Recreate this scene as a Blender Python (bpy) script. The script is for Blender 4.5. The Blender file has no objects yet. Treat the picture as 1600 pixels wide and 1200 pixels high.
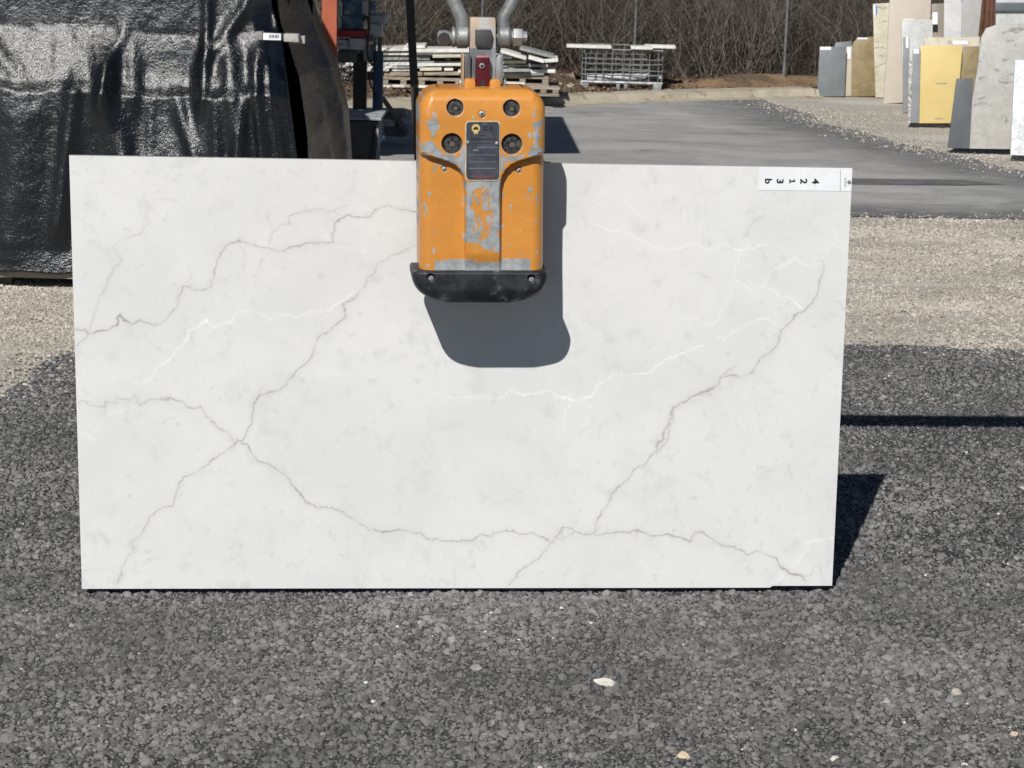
import bpy, bmesh, math, random
import numpy as np
from mathutils import Vector, Matrix

random.seed(7)
rng = np.random.default_rng(7)
SC = bpy.context.scene
COL = SC.collection

# ------------------------------------------------------------------ camera
F = 3400.0                     # focal length in pixels of a 1600 px wide picture
def nrm(v):
    v = np.asarray(v, float)
    return v / np.linalg.norm(v)
R1 = nrm([.9957, .0069, .0919]); R2o = nrm([.0147, -.976, -.2173]); SHEAR = float(R1 @ R2o); R2 = nrm(R2o - SHEAR * R1); TT = np.array([-1.37417, .65437, 6.95265])
WZ = R2
WY = nrm(np.array([0, 0, 1.]) - WZ[2] * WZ)
WX = np.cross(WY, WZ)
RIGHT = np.array([WX[0], WY[0], WZ[0]]); DOWN = np.array([WX[1], WY[1], WZ[1]]); FWD = np.array([WX[2], WY[2], WZ[2]])
GAP = .034
def c2w(v): return v[0] * RIGHT + v[1] * DOWN + v[2] * FWD
tw = c2w(TT)
CAMH = -tw[2] + GAP
CAM = np.array([0, 0, CAMH])
O = tw + CAM                                  # bottom left corner of the slab's face
ex = c2w(R1); ex[2] = 0; ex = nrm(ex)
ez = np.array([0, 0, 1.])
en = np.cross(ez, ex) * -1                     # towards the camera
SW, SH, STH = 2.44, 1.386, .02
PSI = math.atan2(ex[1], ex[0])

cd = bpy.data.cameras.new('camera'); cam = bpy.data.objects.new('camera', cd); COL.objects.link(cam)
cd.sensor_width = 36; cd.lens = F / 1600 * 36; cd.clip_start = .1; cd.clip_end = 1000
cam.matrix_world = Matrix(((RIGHT[0], -DOWN[0], -FWD[0], 0), (RIGHT[1], -DOWN[1], -FWD[1], 0), (RIGHT[2], -DOWN[2], -FWD[2], CAMH), (0, 0, 0, 1)))
cd.dof.use_dof = True; cd.dof.focus_distance = 6.95; cd.dof.aperture_fstop = 18
SC.camera = cam

def ray(px, py):
    px = np.asarray(px, float); py = np.asarray(py, float)
    return (px - 800)[..., None] * RIGHT + (py - 600)[..., None] * DOWN + F * FWD
def gnd(px, py, z=0.):
    r = ray(px, py); t = (z - CAMH) / r[..., 2]
    return CAM + t[..., None] * r
def atY(px, py, Y):
    r = ray(px, py); t = Y / r[..., 1]
    return CAM + t[..., None] * r
def G(px, py, z=0.): return gnd(np.array(px), np.array(py), z)
def AY(px, py, Y): return atY(np.array(px), np.array(py), Y)
def S(px, py, d):
    """pixel -> coordinates along the slab, up, on the plane standing d before the slab's face"""
    r = ray(np.asarray(px, float), np.asarray(py, float))
    t = (((O - CAM) @ en) + d) / (r @ en)
    P = CAM + t[..., None] * r - O
    return P @ ex, P[..., 2]
def L2W(a, b, d):
    a = np.asarray(a, float); b = np.asarray(b, float); d = np.asarray(d, float)
    return O + a[..., None] * ex + b[..., None] * ez + d[..., None] * en
def SP(px, py, d):
    a, b = S(px, py, d)
    return L2W(a, b, np.zeros_like(a) + d)

# ------------------------------------------------------------------ light
corner = O + ex * (SW + SHEAR * SH) + ez * SH
SUND = nrm(G(1385, 747) - corner)              # direction the sunlight travels
elev = math.asin(-SUND[2]); az = math.atan2(-SUND[0], -SUND[1])
world = bpy.data.worlds.new('World'); SC.world = world; world.use_nodes = True
nt = world.node_tree
bg = nt.nodes['Background']; sky = nt.nodes.new('ShaderNodeTexSky'); sky.sky_type = 'NISHITA'
sky.sun_disc = False; sky.sun_elevation = elev; sky.sun_rotation = az; sky.altitude = 600; sky.air_density = .75; sky.dust_density = .3
nt.links.new(sky.outputs[0], bg.inputs[0]); bg.inputs[1].default_value = .05
sd = bpy.data.lights.new('sun', 'SUN'); sun = bpy.data.objects.new('sun', sd); COL.objects.link(sun)
sd.energy = 5.0; sd.angle = math.radians(.5); sd.color = (1, .97, .925)
sun.rotation_mode = 'QUATERNION'; sun.rotation_quaternion = Vector(SUND).to_track_quat('-Z', 'Y')
sun.location = (-3, -6, 9)
SC.view_settings.view_transform = 'Standard'; SC.view_settings.look = 'None'
SC.view_settings.exposure = -0.06; SC.view_settings.gamma = 1.0
SC.view_settings.use_curve_mapping = False
print('elev', math.degrees(elev), 'az', math.degrees(az), 'camh', CAMH, 'slab', O, 'sun', SUND)

# ------------------------------------------------------------------ helpers
def hash2(ix, iy, s):
    h = (ix.astype(np.int64) * 374761393 + iy.astype(np.int64) * 668265263 + s * 1442695041) & 0x7fffffff
    h = ((h ^ (h >> 13)) * 1274126177) & 0x7fffffff
    return ((h ^ (h >> 16)) & 0xffff) / 65535.
def vnoise(x, y, s=0):
    ix = np.floor(x); iy = np.floor(y); fx = x - ix; fy = y - iy
    fx = fx * fx * (3 - 2 * fx); fy = fy * fy * (3 - 2 * fy)
    a = hash2(ix, iy, s); b = hash2(ix + 1, iy, s); c = hash2(ix, iy + 1, s); d = hash2(ix + 1, iy + 1, s)
    return a + (b - a) * fx + (c - a) * fy + (a - b - c + d) * fx * fy
def fbm(x, y, s=0, o=4):
    t = 0; a = .5; n = 0
    for i in range(o):
        t = t + a * vnoise(x, y, s + i * 17); n += a; a *= .5; x = x * 2.03 + 5.1; y = y * 2.03 + 1.7
    return t / n
def sst(a, b, x):
    t = np.clip((x - a) / (b - a), 0, 1)
    return t * t * (3 - 2 * t)

def tag(o, label=None, cat=None, group=None, kind=None):
    if label: o['label'] = label
    if cat: o['category'] = cat
    if group: o['group'] = group
    if kind: o['kind'] = kind
    return o
def empty(name, loc, rz=0):
    o = bpy.data.objects.new(name, None); COL.objects.link(o); o.location = Vector(loc); o.rotation_euler = (0, 0, rz)
    o.empty_display_size = .1
    return o
def link(name, me, m, parent=None):
    o = bpy.data.objects.new(name, me); COL.objects.link(o)
    if m: me.materials.append(m)
    if parent:
        o.parent = parent
        # geometry is given in world space: undo the parent's own placement
        pm = Matrix.LocRotScale(parent.location, parent.rotation_euler, parent.scale)
        q = parent.parent
        while q:
            pm = Matrix.LocRotScale(q.location, q.rotation_euler, q.scale) @ parent.matrix_parent_inverse @ pm if False else pm
            q = q.parent
        o.matrix_parent_inverse = world_of(parent).inverted()
    return o
def world_of(o):
    m = Matrix.LocRotScale(o.location, o.rotation_euler, o.scale)
    if o.parent: m = world_of(o.parent) @ o.matrix_parent_inverse @ m
    return m
def smooth(me, ang=None):
    me.polygons.foreach_set('use_smooth', [True] * len(me.polygons))
    if ang:
        try: me.set_sharp_from_angle(angle=math.radians(ang))
        except Exception: pass

class MB:
    """collects shapes, then links them as one mesh object"""
    def __init__(s): s.v = []; s.f = []
    def add(s, v, f):
        n = len(s.v); s.v += [tuple(p) for p in v]; s.f += [tuple(i + n for i in q) for q in f]; return s
    def box(s, c, d, X=(1, 0, 0), Y=(0, 1, 0), Z=(0, 0, 1)):
        c = np.array(c, float); X = np.array(X) * d[0] / 2; Y = np.array(Y) * d[1] / 2; Z = np.array(Z) * d[2] / 2
        v = [c + i * X + j * Y + k * Z for k in (-1, 1) for j in (-1, 1) for i in (-1, 1)]
        return s.add(v, [(0, 2, 3, 1), (4, 5, 7, 6), (0, 1, 5, 4), (2, 6, 7, 3), (0, 4, 6, 2), (1, 3, 7, 5)])
    def tube(s, pts, r, n=8, cap=True, flat=1.0):
        pts = [np.array(p, float) for p in pts]; rr = r if hasattr(r, '__len__') else [r] * len(pts)
        v = []; f = []
        prev = None
        for i, p in enumerate(pts):
            t = nrm(pts[min(i + 1, len(pts) - 1)] - pts[max(i - 1, 0)])
            if prev is None:
                a = np.array([0, 0, 1.]) if abs(t[2]) < .9 else np.array([1., 0, 0])
                u = nrm(np.cross(t, a))
            else: u = nrm(prev - t * (prev @ t))
            prev = u; w = np.cross(t, u)
            for k in range(n):
                q = 2 * math.pi * k / n
                v.append(p + rr[i] * (math.cos(q) * u + flat * math.sin(q) * w))
        for i in range(len(pts) - 1):
            for k in range(n):
                a = i * n + k; b = i * n + (k + 1) % n
                f.append((a, b, b + n, a + n))
        if cap:
            f.append(tuple(reversed(range(n)))); f.append(tuple(range((len(pts) - 1) * n, len(pts) * n)))
        return s.add(v, f)
    def prism(s, front, vec):
        """a polygon (list of points) extruded along vec"""
        n = len(front); vec = np.array(vec)
        v = [np.array(p) for p in front] + [np.array(p) + vec for p in front]
        f = [tuple(range(n)), tuple(reversed(range(n, 2 * n)))] + [(i, i + n, (i + 1) % n + n, (i + 1) % n) for i in range(n)]
        return s.add(v, f)
    def build(s, name, m, parent=None, bevel=0, seg=2, sm=False):
        me = bpy.data.meshes.new(name); me.from_pydata([tuple(map(float, p)) for p in s.v], [], s.f)
        bm = bmesh.new(); bm.from_mesh(me); bmesh.ops.recalc_face_normals(bm, faces=bm.faces)
        if bevel:
            bmesh.ops.bevel(bm, geom=[e for e in bm.edges if len(e.link_faces) == 2 and e.calc_face_angle(0) > .6], offset=bevel, segments=seg, affect='EDGES', profile=.6)
        bm.to_mesh(me); bm.free()
        if sm or bevel: smooth(me, 40)
        return link(name, me, m, parent)

def gridmesh(name, P, m, parent=None, attrs=None, smoothf=True, flip=False, keep=None):
    """P: (rows, cols, 3) array of points -> quad mesh"""
    r, c = P.shape[:2]
    idx = np.arange(r * c).reshape(r, c)
    q = np.stack([idx[:-1, :-1], idx[:-1, 1:], idx[1:, 1:], idx[1:, :-1]], -1).reshape(-1, 4)
    if keep is not None: q = q[keep.reshape(-1)]
    if flip: q = q[:, ::-1]
    me = bpy.data.meshes.new(name)
    me.vertices.add(r * c); me.vertices.foreach_set('co', P.reshape(-1).astype(np.float32))
    me.loops.add(q.size); me.loops.foreach_set('vertex_index', q.reshape(-1).astype(np.int32))
    me.polygons.add(len(q)); me.polygons.foreach_set('loop_start', np.arange(0, q.size, 4, dtype=np.int32))
    try: me.polygons.foreach_set('loop_total', np.full(len(q), 4, dtype=np.int32))
    except Exception: pass
    me.update(calc_edges=True)
    if smoothf: me.polygons.foreach_set('use_smooth', np.ones(len(q), dtype=bool))
    for k, a in (attrs or {}).items():
        at = me.attributes.new(k, 'FLOAT', 'POINT'); at.data.foreach_set('value', a.reshape(-1).astype(np.float32))
    me.validate()
    return link(name, me, m, parent)

# ------------------------------------------------------------------ materials
MC = {}
def mat(name, c1, c2=None, rough=.7, metal=0, scale=8, detail=6, bump=0, bscale=60, lo=.35, hi=.65, spec=.5, c3=None, s3=2, stretch=None, coat=0, rough2=None, lo3=.5, hi3=.65, rand=0):
    if name in MC: return MC[name]
    m = bpy.data.materials.new(name); m.use_nodes = True; MC[name] = m
    n = m.node_tree.nodes; l = m.node_tree.links; b = n['Principled BSDF']
    b.inputs['Roughness'].default_value = rough; b.inputs['Metallic'].default_value = metal
    b.inputs['Specular IOR Level'].default_value = spec; b.inputs['Coat Weight'].default_value = coat
    tc = n.new('ShaderNodeTexCoord'); src = tc.outputs['Object']
    if stretch:
        mp = n.new('ShaderNodeMapping'); mp.inputs['Scale'].default_value = stretch; l.new(src, mp.inputs[0]); src = mp.outputs[0]
    def noise(s, d=6, r=.6):
        t = n.new('ShaderNodeTexNoise'); t.inputs['Scale'].default_value = s; t.inputs['Detail'].default_value = d; t.inputs['Roughness'].default_value = r
        l.new(src, t.inputs['Vector']); return t
    def ramp(f, a, bb):
        r = n.new('ShaderNodeMapRange'); r.interpolation_type = 'SMOOTHSTEP'; r.inputs[1].default_value = a; r.inputs[2].default_value = bb
        l.new(f, r.inputs[0]); return r.outputs[0]
    def mix(f, A, B):
        x = n.new('ShaderNodeMix'); x.data_type = 'RGBA'; l.new(f, x.inputs[0])
        for i, s in ((6, A), (7, B)):
            if isinstance(s, tuple): x.inputs[i].default_value = (*s, 1)
            else: l.new(s, x.inputs[i])
        return x.outputs[2]
    col = None
    if c2:
        t = noise(scale, detail); f = ramp(t.outputs[0], lo, hi); col = mix(f, c1, c2)
        if rough2 is not None:
            r = n.new('ShaderNodeMapRange'); r.inputs[3].default_value = rough; r.inputs[4].default_value = rough2; l.new(f, r.inputs[0]); l.new(r.outputs[0], b.inputs['Roughness'])
    if c3:
        t = noise(s3, 5); col = mix(ramp(t.outputs[0], lo3, hi3), col if col else c1, c3)
    if rand:
        oi = n.new('ShaderNodeObjectInfo'); r = n.new('ShaderNodeMapRange'); r.inputs[3].default_value = 1 - rand; r.inputs[4].default_value = 1 + rand
        l.new(oi.outputs['Random'], r.inputs[0])
        h = n.new('ShaderNodeHueSaturation'); l.new(r.outputs[0], h.inputs['Value'])
        if col: l.new(col, h.inputs['Color'])
        else: h.inputs['Color'].default_value = (*c1, 1)
        col = h.outputs[0]
    if col: l.new(col, b.inputs['Base Color'])
    else: b.inputs['Base Color'].default_value = (*c1, 1)
    if bump:
        t = noise(bscale, 6, .65); bp = n.new('ShaderNodeBump'); bp.inputs['Strength'].default_value = 1; bp.inputs['Distance'].default_value = bump
        l.new(t.outputs[0], bp.inputs['Height']); l.new(bp.outputs[0], b.inputs['Normal'])
    m['b'] = b.name
    return m
class NT:
    """small node-writing helper for the larger materials"""
    def __init__(s, name):
        s.m = bpy.data.materials.new(name); s.m.use_nodes = True; s.n = s.m.node_tree.nodes; s.l = s.m.node_tree.links; s.b = s.n['Principled BSDF']
        s.tc = s.n.new('ShaderNodeTexCoord').outputs['Object']
    def put(s, sock, v):
        if isinstance(v, (int, float)): sock.default_value = v
        elif isinstance(v, tuple): sock.default_value = (*v, 1) if len(v) == 3 and sock.type == 'RGBA' else v
        else: s.l.new(v, sock)
    def noise(s, sc, d=5, r=.6, vec=None, dist=0):
        t = s.n.new('ShaderNodeTexNoise'); t.inputs['Scale'].default_value = sc; t.inputs['Detail'].default_value = d; t.inputs['Roughness'].default_value = r; t.inputs['Distortion'].default_value = dist
        s.l.new(vec or s.tc, t.inputs['Vector']); return t.outputs[0]
    def voro(s, sc, vec=None, feat='F1', out=0, rnd=1):
        t = s.n.new('ShaderNodeTexVoronoi'); t.feature = feat; t.inputs['Scale'].default_value = sc; t.inputs['Randomness'].default_value = rnd
        s.l.new(vec or s.tc, t.inputs['Vector']); return t.outputs[out]
    def mp(s, scale, vec=None, loc=(0, 0, 0), rot=(0, 0, 0)):
        t = s.n.new('ShaderNodeMapping'); t.inputs['Scale'].default_value = scale; t.inputs['Location'].default_value = loc; t.inputs['Rotation'].default_value = rot
        s.l.new(vec or s.tc, t.inputs[0]); return t.outputs[0]
    def rg(s, f, a, b, c=0, d=1, sm=True):
        t = s.n.new('ShaderNodeMapRange'); t.interpolation_type = 'SMOOTHSTEP' if sm else 'LINEAR'
        for i, v in ((1, a), (2, b), (3, c), (4, d)): t.inputs[i].default_value = v
        s.l.new(f, t.inputs[0]); return t.outputs[0]
    def mix(s, f, A, B, bt='MIX'):
        t = s.n.new('ShaderNodeMix'); t.data_type = 'RGBA'; t.blend_type = bt
        s.put(t.inputs[0], f); s.put(t.inputs[6], A); s.put(t.inputs[7], B); return t.outputs[2]
    def math(s, op, a, b=0.):
        t = s.n.new('ShaderNodeMath'); t.operation = op; s.put(t.inputs[0], a); s.put(t.inputs[1], b); return t.outputs[0]
    def attr(s, name):
        t = s.n.new('ShaderNodeAttribute'); t.attribute_name = name; return t.outputs['Fac']
    def rand(s): return s.n.new('ShaderNodeObjectInfo').outputs['Random']
    def bump(s, h, dist, normal=None):
        t = s.n.new('ShaderNodeBump'); t.inputs['Strength'].default_value = 1; t.inputs['Distance'].default_value = dist; s.l.new(h, t.inputs['Height'])
        if normal: s.l.new(normal, t.inputs['Normal'])
        return t.outputs[0]
    def out(s, color=None, rough=None, normal=None, **k):
        if color is not None: s.put(s.b.inputs['Base Color'], color)
        if rough is not None: s.put(s.b.inputs['Roughness'], rough)
        if normal is not None: s.l.new(normal, s.b.inputs['Normal'])
        for kk, v in k.items(): s.put(s.b.inputs[kk.replace('_', ' ')], v)
        return s.m

def m_asphalt():
    t = NT('asphalt')
    v = t.voro(75); cr = t.voro(75, out=1); f = t.noise(260, 4)
    big = t.noise(.9, 5)
    g = t.rg(cr, .2, .9, 0, 1)
    stone = t.mix(g, (.055, .055, .055), (.10, .10, .098))
    c = t.mix(t.rg(v, .30, .62), stone, (.022, .023, .025))
    c = t.mix(t.rg(big, .5, .75, 0, .5), c, (.15, .147, .14))
    c = t.mix(t.rg(f, .3, .7, 0, .35), c, (.07, .07, .07))
    h = t.math('ADD', t.rg(v, 0, .7, 1, 0), t.math('MULTIPLY', f, .5))
    return t.out(c, .85, t.bump(h, .006), Specular_IOR_Level=.35)
def m_road():
    t = NT('dusty_asphalt')
    st = t.noise(1.0, 4, .55, t.mp((.8, .9, 1), rot=(0, 0, .3)), 1.4)
    st2 = t.noise(1.0, 5, .6, t.mp((.55, 1.5, 1), loc=(3, 5, 0), rot=(0, 0, -.05)), 1.2)
    f = t.noise(55, 6, .75); d = t.attr('edge'); mid = t.noise(5, 7, .72, t.mp((.7, 1.2, 1)))
    c = t.mix(t.rg(st, .36, .64), (.31, .31, .303), (.43, .427, .41))
    c = t.mix(t.rg(st2, .56, .72, 0, .65), c, (.56, .55, .52))
    c = t.mix(t.rg(st2, .28, .42, .8, 0), c, (.115, .115, .118))
    c = t.mix(d, c, (.105, .105, .107))
    c = t.mix(t.rg(f, .3, .7, 0, .6), c, (.19, .19, .185))
    c = t.mix(t.rg(mid, .45, .7, 0, .45), c, (.42, .41, .39)); c = t.mix(t.rg(mid, .4, .25, 0, .4), c, (.17, .17, .17))
    return t.out(c, .8, t.bump(f, .008), Specular_IOR_Level=.3)
def m_gravel():
    t = NT('gravel')
    v = t.voro(42); cr = t.voro(42, out=1); f = t.noise(150, 5); big = t.noise(.8, 6, .6, t.mp((.5, 1.6, 1)))
    c = t.mix(t.rg(cr, .1, .9), (.42, .39, .335), (.60, .565, .50))
    c = t.mix(t.rg(v, .35, .7, 0, .6), c, (.27, .245, .20))
    c = t.mix(t.rg(big, .48, .66, 0, .75), c, (.62, .595, .535))
    c = t.mix(t.rg(big, .3, .44, .5, 0), c, (.36, .315, .25))
    h = t.math('ADD', t.rg(v, 0, .7, 1, 0), f)
    return t.out(c, .95, t.bump(h, .009), Specular_IOR_Level=.2)
def m_stone(name, a, b, c3=None, amt=.12):
    t = NT(name)
    r = t.rand(); n = t.noise(220, 4); n2 = t.noise(60, 3)
    c = t.mix(t.rg(r, 0, 1, 0, 1, False), a, b)
    if c3: c = t.mix(t.rg(r, 1 - amt, 1 - amt + .01), c, c3)
    c = t.mix(t.rg(n, .35, .7, 0, .35), c, tuple(x * .55 for x in a))
    gp = t.n.new('ShaderNodeNewGeometry').outputs['Position']; pn = t.noise(1.3, 5, .6, gp); c = t.mix(t.rg(pn, .35, .68, 0, .42), c, tuple(x * .5 for x in a)); c = t.mix(t.rg(t.noise(.7, 5, .65, gp), .52, .7, 0, .35), c, tuple(x * 1.05 for x in b))
    return t.out(c, .62, t.bump(n, .0014), Specular_IOR_Level=.5)
M_ASPH = m_asphalt(); M_ROAD = m_road(); M_GRAV = m_gravel()
M_AGG = m_stone('asphalt_aggregate', (.085, .085, .084), (.31, .307, .30), (.5, .48, .45), .008)
M_GST = m_stone('gravel_stone', (.40, .365, .305), (.67, .63, .56), (.20, .18, .155), .08)
M_STEEL = mat('galvanised_steel', (.36, .37, .37), (.24, .25, .255), .5, .6, 14, bump=.0008, bscale=90, rough2=.65)
M_CAGE = mat('zinc_wire', (.21, .22, .215), (.15, .155, .15), .6, .3, 14)
M_DKST = mat('dark_steel', (.035, .028, .03), (.055, .042, .04), .6, .2, 9, bump=.001)
M_RUST = mat('rusty_steel', (.16, .07, .04), (.10, .05, .035), .8, .1, 12, bump=.001)
M_ORST = mat('orange_painted_steel', (.42, .11, .055), (.36, .09, .045), .55, 0, 6, bump=.0006)
M_BLACK = mat('black_plastic', (.012, .012, .013), (.022, .022, .023), .5, 0, 20)
M_WHITE = mat('white_label', (.80, .81, .83), (.74, .75, .78), .45, 0, 14)
M_INK = mat('black_print', (.012, .012, .014), None, .6)
M_GREYINK = mat('grey_print', (.25, .26, .27), None, .6)
M_WOOD = mat('weathered_wood', (.33, .28, .22), (.22, .185, .15), .9, 0, 6, bump=.003, bscale=30, stretch=(1, 6, 10), rand=.25)
M_CONC = mat('kerb_concrete', (.42, .375, .29), (.33, .29, .22), .92, 0, 5, bump=.004, bscale=40, c3=(.21, .17, .12), s3=3, lo3=.56, hi3=.66)

# ------------------------------------------------------------------ ground and terrain
def noisy_poly(pts, step, amp, seed, closed=True):
    out = []; n = len(pts); s = 0.
    for i in range(n if closed else n - 1):
        a = np.array(pts[i]); b = np.array(pts[(i + 1) % n]); L = np.linalg.norm(b - a); k = max(1, int(L / step))
        t = nrm(b - a); nn = np.array([-t[1], t[0]])
        for j in range(k):
            p = a + (b - a) * j / k; s += L / k
            w = (fbm(np.array([s * 1.1]), np.array([seed * 3.3]), seed, 5)[0] - .5) * 2 * amp
            out.append(p + nn * w)
    return out
def sheet(name, poly, z, m, edge=None):
    bm = bmesh.new(); vs = [bm.verts.new((p[0], p[1], z)) for p in poly]
    f = bm.faces.new(vs); bmesh.ops.recalc_face_normals(bm, faces=[f])
    if f.normal.z < 0: f.normal_flip()
    bmesh.ops.triangulate(bm, faces=bm.faces)
    me = bpy.data.meshes.new(name); bm.to_mesh(me); bm.free()
    o = link(name, me, m); tag(o, kind='structure'); return o
g2 = lambda x, y: tuple(G(x, y)[:2])

Yback = G(1100, 152)[1]
# gravel ground reaching the horizon
me = bpy.data.meshes.new('gravel_ground'); me.from_pydata([(-250, -120, 0), (250, -120, 0), (250, 300, 0), (-250, 300, 0)], [], [(0, 1, 2, 3)])
tag(link('gravel_ground', me, M_GRAV), kind='structure')
# near asphalt pad
pad_edge = [g2(-700, 900), g2(-250, 705), g2(0, 622), g2(60, 592), g2(118, 560), g2(300, 548), g2(700, 546), g2(1320, 545), g2(1450, 543), g2(1600, 546), g2(2300, 552)]
ne = noisy_poly(pad_edge, .03, .17, 3, False)
pad = ne + [(6, 9), (6, -4), (-5, -4), (-5, 3)]
sheet('asphalt_pad', pad, .012, M_ASPH)
# far dusty asphalt road
near_e = noisy_poly([g2(-300, 318), g2(300, 330), g2(1000, 338), g2(1335, 340), g2(1600, 343), g2(2100, 350)], .06, .10, 5, False)
right_e = noisy_poly([g2(2100, 345), g2(1800, 306), g2(1600, 268), g2(1500, 245), g2(1400, 225), g2(1300, 195), g2(1268, 179), g2(1190, 158)], .06, .16, 8, False)
kl = [(300, 212), (600, 188), (854, 167), (965, 161), (1075, 157), (1275, 152), (1281, 152)]     # foot of the kerb
kerb_w = [np.array(g2(*p)) for p in kl]
back_e = [tuple(p) for p in kerb_w[::-1][2:]]
back_e = [g2(1185, 154)] + back_e + [tuple(kerb_w[0] + np.array([-9, 1.5]))]
road_poly = near_e + right_e + back_e
# road as a grid clipped to the polygon would be ragged; use a triangulated sheet with an 'edge' attribute from a subdivided fan
def inpoly(x, y, poly):
    r = np.zeros(x.shape, bool); n = len(poly); j = n - 1
    for i in range(n):
        xi, yi = poly[i][0], poly[i][1]; xj, yj = poly[j][0], poly[j][1]
        c = ((yi > y) != (yj > y)) & (x < (xj - xi) * (y - yi) / (yj - yi + 1e-12) + xi)
        r ^= c; j = i
    return r
def pdist(x, y, pts):
    d = np.full(x.shape, 1e9)
    for a, b in zip(pts[:-1], pts[1:]):
        ax, ay = a[0], a[1]; vx, vy = b[0] - ax, b[1] - ay; L = vx * vx + vy * vy + 1e-12
        t = np.clip(((x - ax) * vx + (y - ay) * vy) / L, 0, 1)
        d = np.minimum(d, np.hypot(x - ax - t * vx, y - ay - t * vy))
    return d
rd = sheet('asphalt_road', road_poly, .008, M_ROAD)
bm = bmesh.new(); bm.from_mesh(rd.data)
for k in range(3): bmesh.ops.subdivide_edges(bm, edges=[e for e in bm.edges if e.calc_length() > .5], cuts=1)
bmesh.ops.triangulate(bm, faces=bm.faces)
for k in range(3):
    bmesh.ops.subdivide_edges(bm, edges=[e for e in bm.edges if e.calc_length() > .5], cuts=1); bmesh.ops.triangulate(bm, faces=[f for f in bm.faces if len(f.verts) > 3])
bm.to_mesh(rd.data); bm.free()
co = np.empty(len(rd.data.vertices) * 3); rd.data.vertices.foreach_get('co', co); co = co.reshape(-1, 3)
de = np.minimum(pdist(co[:, 0], co[:, 1], right_e[::3] + [right_e[-1]]), pdist(co[:, 0], co[:, 1], near_e[::3] + [near_e[-1]]) * 1.6)
at = rd.data.attributes.new('edge', 'FLOAT', 'POINT'); at.data.foreach_set('value', (1 - sst(.25, 1.5, de + .5 * (fbm(co[:, 0] * 1.5, co[:, 1] * 1.5, 3) - .5))).astype(np.float32))

# a strip of newer black asphalt lying across the dusty road
band = noisy_poly([g2(860, 262), g2(1100, 270), g2(1340, 281), g2(1500, 283), g2(1575, 290), g2(1500, 292), g2(1340, 290), g2(1100, 276), g2(860, 266)], .05, .035, 9)
sheet('asphalt_patch', band, .012, mat('new_asphalt', (.085, .085, .088), (.14, .14, .14), .9, 0, 5, bump=.004, bscale=120))

# earth bank behind the kerb, rising to a wooded hill
def kerbY(x):
    xs = [p[0] for p in kerb_w]; ys = [p[1] for p in kerb_w]
    return np.interp(x, xs, ys)
bx = np.linspace(-14, 16, 260); bt = np.concatenate([np.linspace(0, 1, 60) ** 1.0 * 5, np.linspace(5.4, 60, 24)])
XX, TTg = np.meshgrid(bx, bt)
YY = kerbY(XX) + .33 + TTg
prof = .085 + .10 * sst(.2, 1.6, TTg) + .30 * sst(1.2, 4.0, TTg) + np.clip(TTg - 3.2, 0, 99) * .42
ZZ = prof + (fbm(XX * 1.7, YY * 1.7, 11) - .5) * .12 * sst(0, .8, TTg) + (fbm(XX * 7, YY * 9, 12, 5) - .5) * .11 * sst(0, .4, TTg)
mound = .10 * np.exp(-((XX - 3.1) / .9) ** 2 - ((TTg - .55) / .4) ** 2)
ZZ = ZZ + mound - .09 * (1 - sst(-.3, .1, XX)) * (1 - sst(1.0, 1.5, TTg))
t = NT('bank_earth'); n1 = t.noise(1.2, 6, .6); n2 = t.noise(26, 6, .7); n3 = t.noise(80, 4); dirt = t.attr('dirt')
c = t.mix(t.rg(n2, .38, .62), (.07, .052, .038), (.20, .145, .10))
c = t.mix(t.rg(n3, .5, .72, 0, .6), c, (.26, .19, .13))
c2 = t.mix(t.rg(n2, .3, .7), (.22, .145, .085), (.36, .25, .15))
c = t.mix(t.math('MULTIPLY', dirt, t.rg(n1, .42, .60)), c, c2)
M_BANK = t.out(c, .95, t.bump(n2, .03), Specular_IOR_Level=.15)
dirt_a = sst(1.4, 2.2, XX) * (1 - sst(.7, 1.3, TTg)) * (1 - sst(8, 10, XX))
tag(gridmesh('earth_bank', np.stack([XX, YY, ZZ], -1), M_BANK, attrs={'dirt': dirt_a}), kind='structure')
# wide hill behind everything
hx = np.linspace(-200, 200, 81); ht = np.linspace(0, 150, 40); HX, HT = np.meshgrid(hx, ht)
HZ = -.3 + np.clip(HT, 0, 99) * .30 + (fbm(HX * .1, HT * .1, 5) - .5) * 4 * sst(5, 30, HT)
tag(gridmesh('wooded_hill', np.stack([HX, 33 + HT, HZ], -1), mat('hill_litter', (.05, .04, .03), (.10, .08, .055), .95, 0, 2, bump=.05, bscale=8)), kind='structure')

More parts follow.
